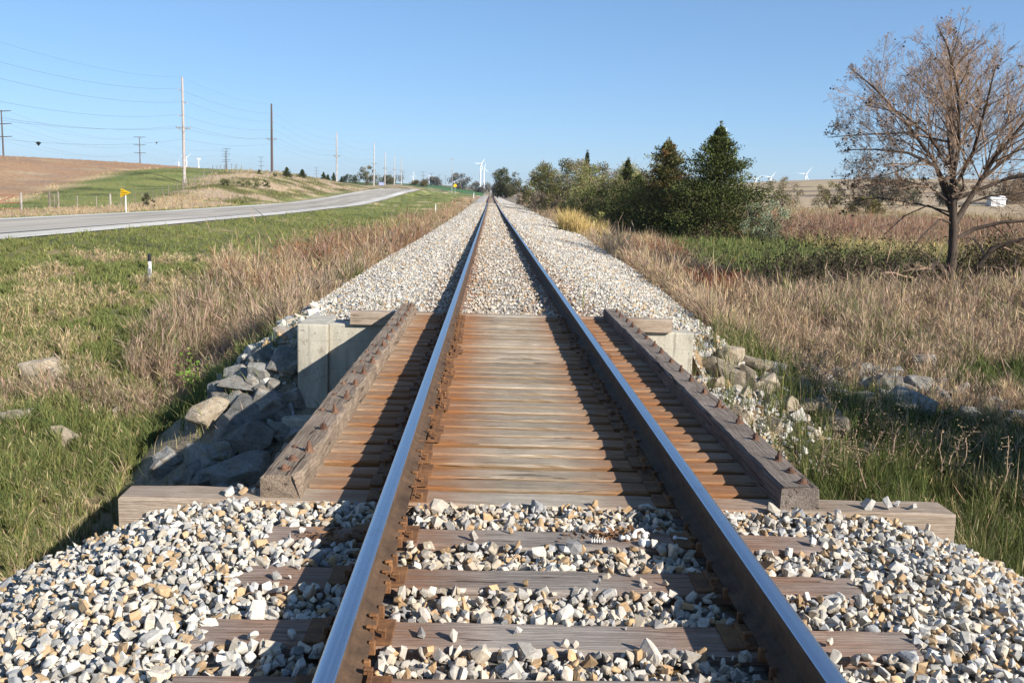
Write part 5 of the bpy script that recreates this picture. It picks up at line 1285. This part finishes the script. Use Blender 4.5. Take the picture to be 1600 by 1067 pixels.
def gate(x0, y0, x1, y1, h, mat, lab, brace):
    r = empty('gate', at_ground(x0, y0)); tag(r, lab, 'gate'); z1 = float(ground_z(x1, y1)) - float(ground_z(x0, y0)); d = np.array([x1 - x0, y1 - y0, z1]); S = []
    for f in (.15, .5, .95): S.append(np.r_[0, 0, h * f, d + [0, 0, h * f], .035, .035])
    mesh_obj('rails', *tube_arrays(S, 6), M[mat], r); mesh_obj('brace', *tube_arrays([np.r_[d * brace[0] + [0, 0, h * brace[1]], d * brace[2] + [0, 0, h * brace[3]], .045, .045], np.r_[d * .55, d * .55 + [0, 0, h * .95], .04, .04]], 6), M[mat], r)
    for q in (0, 1): V, F = sweep([d * q - [0, 0, .2], d * q + [0, 0, h * 1.12]], [.085, .085], 8); mesh_obj('gate_post', V, F, M['pole' if (mat == 'gatered' and q) else 'post'], r)
gate(-38.4, 68.6, -35.6, 72.4, 1.25, 'gatered', 'rusty red pipe gate at the field entrance, cut by the photo edge', (.3, .1, .9, .9))
gate(-36., 77.9, -36.2, 79.9, 1.3, 'post', 'small wooden fence brace between two posts beside the field entrance', (.15, .9, .85, .1))
# white shed in the farm grove
r = empty('shed', at_ground(133.6, 249)); r.scale = (.8, .8, .8); tag(r, 'small white shed in the farm grove seen through the bare tree branches', 'shed')
bm = bmesh.new(); box(bm, -2.4, 2.4, -1.6, 1.6, 0, 2.3); bm_obj('wall', bm, M['white'], r)
V = [(-2.7, -1.9, 2.302), (2.7, -1.9, 2.302), (2.7, 1.9, 2.302), (-2.7, 1.9, 2.302), (-2.7, 0, 3.5), (2.7, 0, 3.5)]; bm = bmesh.new(); vs = [bm.verts.new(v) for v in V]
for f in ((0, 1, 5, 4), (2, 3, 4, 5), (0, 4, 3), (1, 2, 5), (3, 2, 1, 0)): bm.faces.new([vs[i] for i in f])
bm_obj('roof', bm, M['white'], r)
bm = bmesh.new(); box(bm, -.5, .5, -1.66, -1.602, 0, 1.95); bm_obj('door', bm, M['galv'], r)

# ================================================================ BONES on the first tie, and other small things
def bone(name, pts, rad, lab, knobs=True, loc=(0, 0, 0)):
    parts = [sweep(pts, rad, 8)]
    bm = bmesh.new(); me_v, me_f = parts[0]
    vs = [bm.verts.new(v) for v in me_v]
    for f in me_f:
        try: bm.faces.new([vs[i] for i in dict.fromkeys(f)])
        except ValueError: pass
    if knobs:
        for p, q in ((pts[0], pts[1]), (pts[-1], pts[-2])):
            p = Vector(p); d = (p - Vector(q)).normalized(); s = d.cross(Vector((0, 0, 1)))
            for k in (-1, 1): bmesh.ops.create_uvsphere(bm, u_segments=8, v_segments=6, radius=max(rad) * 1.45, matrix=Matrix.Translation(p + s * k * max(rad) * .9))
    o = bm_obj(name, bm, M['bone'], None, loc, True); o.scale = (.68, .68, .68); tag(o, lab, 'bone', 'small animal bones on the tie'); return o
bone('bone', [(0, 0, .012), (.05, -.012, .016), (.10, -.03, .014)], [.011, .0075, .011], 'long pale leg bone lying towards the right rail on the tie by the bridge', True, (.60, 4.215, .0))
bone('bone', [(0, 0, .012), (.018, .002, .03), (.03, .004, .012)], [.016, .02, .016], 'knob ended bone standing at the front edge of the tie by the bridge', True, (.435, 4.14, .0))
bone('bone', [(0, 0, .016), (.03, .02, .05), (.065, .022, .055), (.09, 0, .02)], [.016, .012, .013, .018], 'curved white hip bone among brown leaf litter on the tie by the bridge', True, (.40, 4.225, .0))
bone('bone', [(0, 0, .014), (.04, .004, .015)], [.013, .011], 'short pale bone left of the curved hip bone on the tie', True, (.345, 4.20, .0))
bm = bmesh.new()
for k in range(6):
    bmesh.ops.create_uvsphere(bm, u_segments=8, v_segments=6, radius=.013, matrix=Matrix.Translation((k * .019, 0, .016)) @ Matrix.Diagonal((.6, 1.1, 1, 1))); bmesh.ops.create_cone(bm, cap_ends=True, segments=5, radius1=.005, radius2=.001, depth=.03, matrix=Matrix.Translation((k * .019, 0, .034)) @ Matrix.Rotation(.3, 4, 'Y')); box(bm, k * .019 - .003, k * .019 + .003, -.024, .024, .012, .02)
o = bm_obj('bone', bm, M['bone'], None, (.20, 4.15, 0)); o.scale = (.62, .62, .62); tag(o, 'row of joined backbone pieces at the left of the bones on the tie', 'bone', 'small animal bones on the tie')
rl = np.random.default_rng(3); n = 130; P = np.c_[rl.normal(.33, .10, n), rl.normal(4.235, .035, n), .004 + .03 * rl.random(n) ** 2]
V, F, C = leaf_quads(P, .02 + .02 * rl.random(n), np.ones((n, 3)), rl, .25, .6); o = mesh_obj('leaf_litter', V, F, M['debris']); tag(o, 'brown leaf litter caught around the bones on the tie', 'leaves', kind='stuff')
n = 60; P = np.c_[rl.normal(-1.0, .09, n), rl.normal(4.13, .04, n), .006 + .03 * rl.random(n) ** 2]
V, F, C = leaf_quads(P, .03 + .03 * rl.random(n), np.ones((n, 3)), rl, .25, .35); o = mesh_obj('leaf_litter', V, F, M['debris']); tag(o, 'dry stalks and leaves left of the left rail on the tie by the bridge', 'leaves', kind='stuff')

for j, (x, y, h, lab) in enumerate(((-4.9, 15.4, .55, 'bright green leafy weed among tan grass above the shaded riprap'), (-5.6, 8.6, .4, 'bright green leafy weed at the left photo edge beside the ballast'), (5.9, 19.8, .5, 'bright green leafy weed above the rock heap in the hollow'), (11.6, 19.0, .7, 'leafy vine like weed at the right photo edge'))):
    brush('leafy_weed', (x, y), 16, (.3, .3), h, M['twig'], lab, 'weed', 600 + j, 420, (.17, .27, .05), 'bright green weeds', .003)
for j, (x, y, h, c, lab) in enumerate(((-6.6, 34.5, 1.15, (.26, .12, .06), 'rust red weed clump left of the track, nearest to the bridge'), (-7.0, 38.5, 1.35, (.24, .15, .08), 'brown weed clump with seed heads left of the track, behind the rust red one'), (-6.2, 41.5, 1.3, (.25, .13, .07), 'tall reddish weed clump at the left ballast edge'), (-7.6, 44.5, 1.2, (.2, .17, .07), 'olive weed clump left of the tall reddish one'), (4.3, 10.2, .5, (.30, .22, .13), 'tan weed clump on the right bank nearest to the bridge deck'), (4.6, 12.2, .6, (.33, .25, .15), 'tan weed clump among the pale boulders of the right bank'), (5.6, 14.2, .6, (.22, .2, .1), 'greenish tan weed clump below the rock heap in the hollow'), (4.3, 14.6, .7, (.36, .26, .15), 'tan weed clump above the pale boulders of the right bank'), (-6.3, 48, 1.1, (.24, .14, .08), 'farthest brown weed clump of the left ballast edge'), (6.6, 31.5, .9, (.30, .10, .06), 'dark red weed clump at the right ballast edge, nearest to the bridge'), (7.4, 39, 1.2, (.24, .17, .09), 'brown weed clump at the right ballast edge, behind the nearest dark red one'), (7.9, 46, 1.3, (.29, .13, .08), 'reddish weed clump at the right ballast edge in front of the golden clump'))):
    brush('weed_clump', (x, y), 75, (1.5, 1.8), h, M['twig'], lab, 'weeds', 500 + j, 1300 if y > 20 else 2600, c, 'weed clumps along the banks', .0035, 1. if y > 20 else .4)
HAZE = 9e-5
# ================================================================ LIGHT, SKY, CAMERA
SUN = Vector((1.45, -1.2, 1.0)).normalized()
ld = bpy.data.lights.new('sun', 'SUN'); ld.energy = 4.6; ld.angle = radians(.53); ld.color = (1, .945, .86)
lo = link(bpy.data.objects.new('sun', ld)); lo.location = (30, -30, 30); lo.rotation_euler = SUN.to_track_quat('Z', 'Y').to_euler()
w = bpy.data.worlds.new('World'); SC.world = w; w.use_nodes = True; nt = w.node_tree; nt.nodes.clear()
sk = nt.nodes.new('ShaderNodeTexSky'); sk.sky_type = 'NISHITA'; sk.sun_disc = False; sk.sun_elevation = math.asin(SUN.z); sk.sun_rotation = math.atan2(SUN.x, SUN.y)
sk.air_density = 1.0; sk.dust_density = 0; sk.ozone_density = 10; sk.altitude = 1500
bg = nt.nodes.new('ShaderNodeBackground'); bg.inputs[1].default_value = .138; wo = nt.nodes.new('ShaderNodeOutputWorld')
gm = nt.nodes.new('ShaderNodeGamma'); gm.inputs[1].default_value = .7; nt.links.new(sk.outputs[0], gm.inputs[0]); nt.links.new(gm.outputs[0], bg.inputs[0]); nt.links.new(bg.outputs[0], wo.inputs[0])
vt = NT('haze'); pv = vt.n('VolumePrincipled', Color=(.80, .90, 1.), Density=HAZE, Anisotropy=.25); vt.t.links.new(pv.outputs[0], vt.out.inputs[1])
bm = bmesh.new(); box(bm, -7700, 7700, -90, 7700, -6, 165); hz = bm_obj('haze', bm, vt.m); tag(hz, 'thin pale air over the whole landscape', 'haze', kind='stuff')
cd = bpy.data.cameras.new('camera'); cam = link(bpy.data.objects.new('camera', cd)); SC.camera = cam
cd.sensor_width = 36; cd.lens = 1470 / 1600 * 36; cd.clip_start = .05; cd.clip_end = 20000
pitch, yaw, roll = .15270793, .02732308, .03068372
fw = Vector((sin(yaw) * cos(pitch), cos(yaw) * cos(pitch), -sin(pitch))); rt_ = Vector((cos(yaw), -sin(yaw), 0)); up = rt_.cross(fw)
r2 = rt_ * cos(roll) + up * sin(roll); u2 = up * cos(roll) - rt_ * sin(roll)
cam.matrix_world = Matrix(((r2.x, u2.x, -fw.x, -.31087621), (r2.y, u2.y, -fw.y, 0), (r2.z, u2.z, -fw.z, 1.57131904), (0, 0, 0, 1)))
vs = SC.view_settings; vs.view_transform = 'Standard'; vs.look = 'None'; vs.exposure = .88; vs.gamma = 1; vs.use_curve_mapping = False
SC.cycles.max_bounces = 6; SC.cycles.diffuse_bounces = 2; SC.cycles.transparent_max_bounces = 4
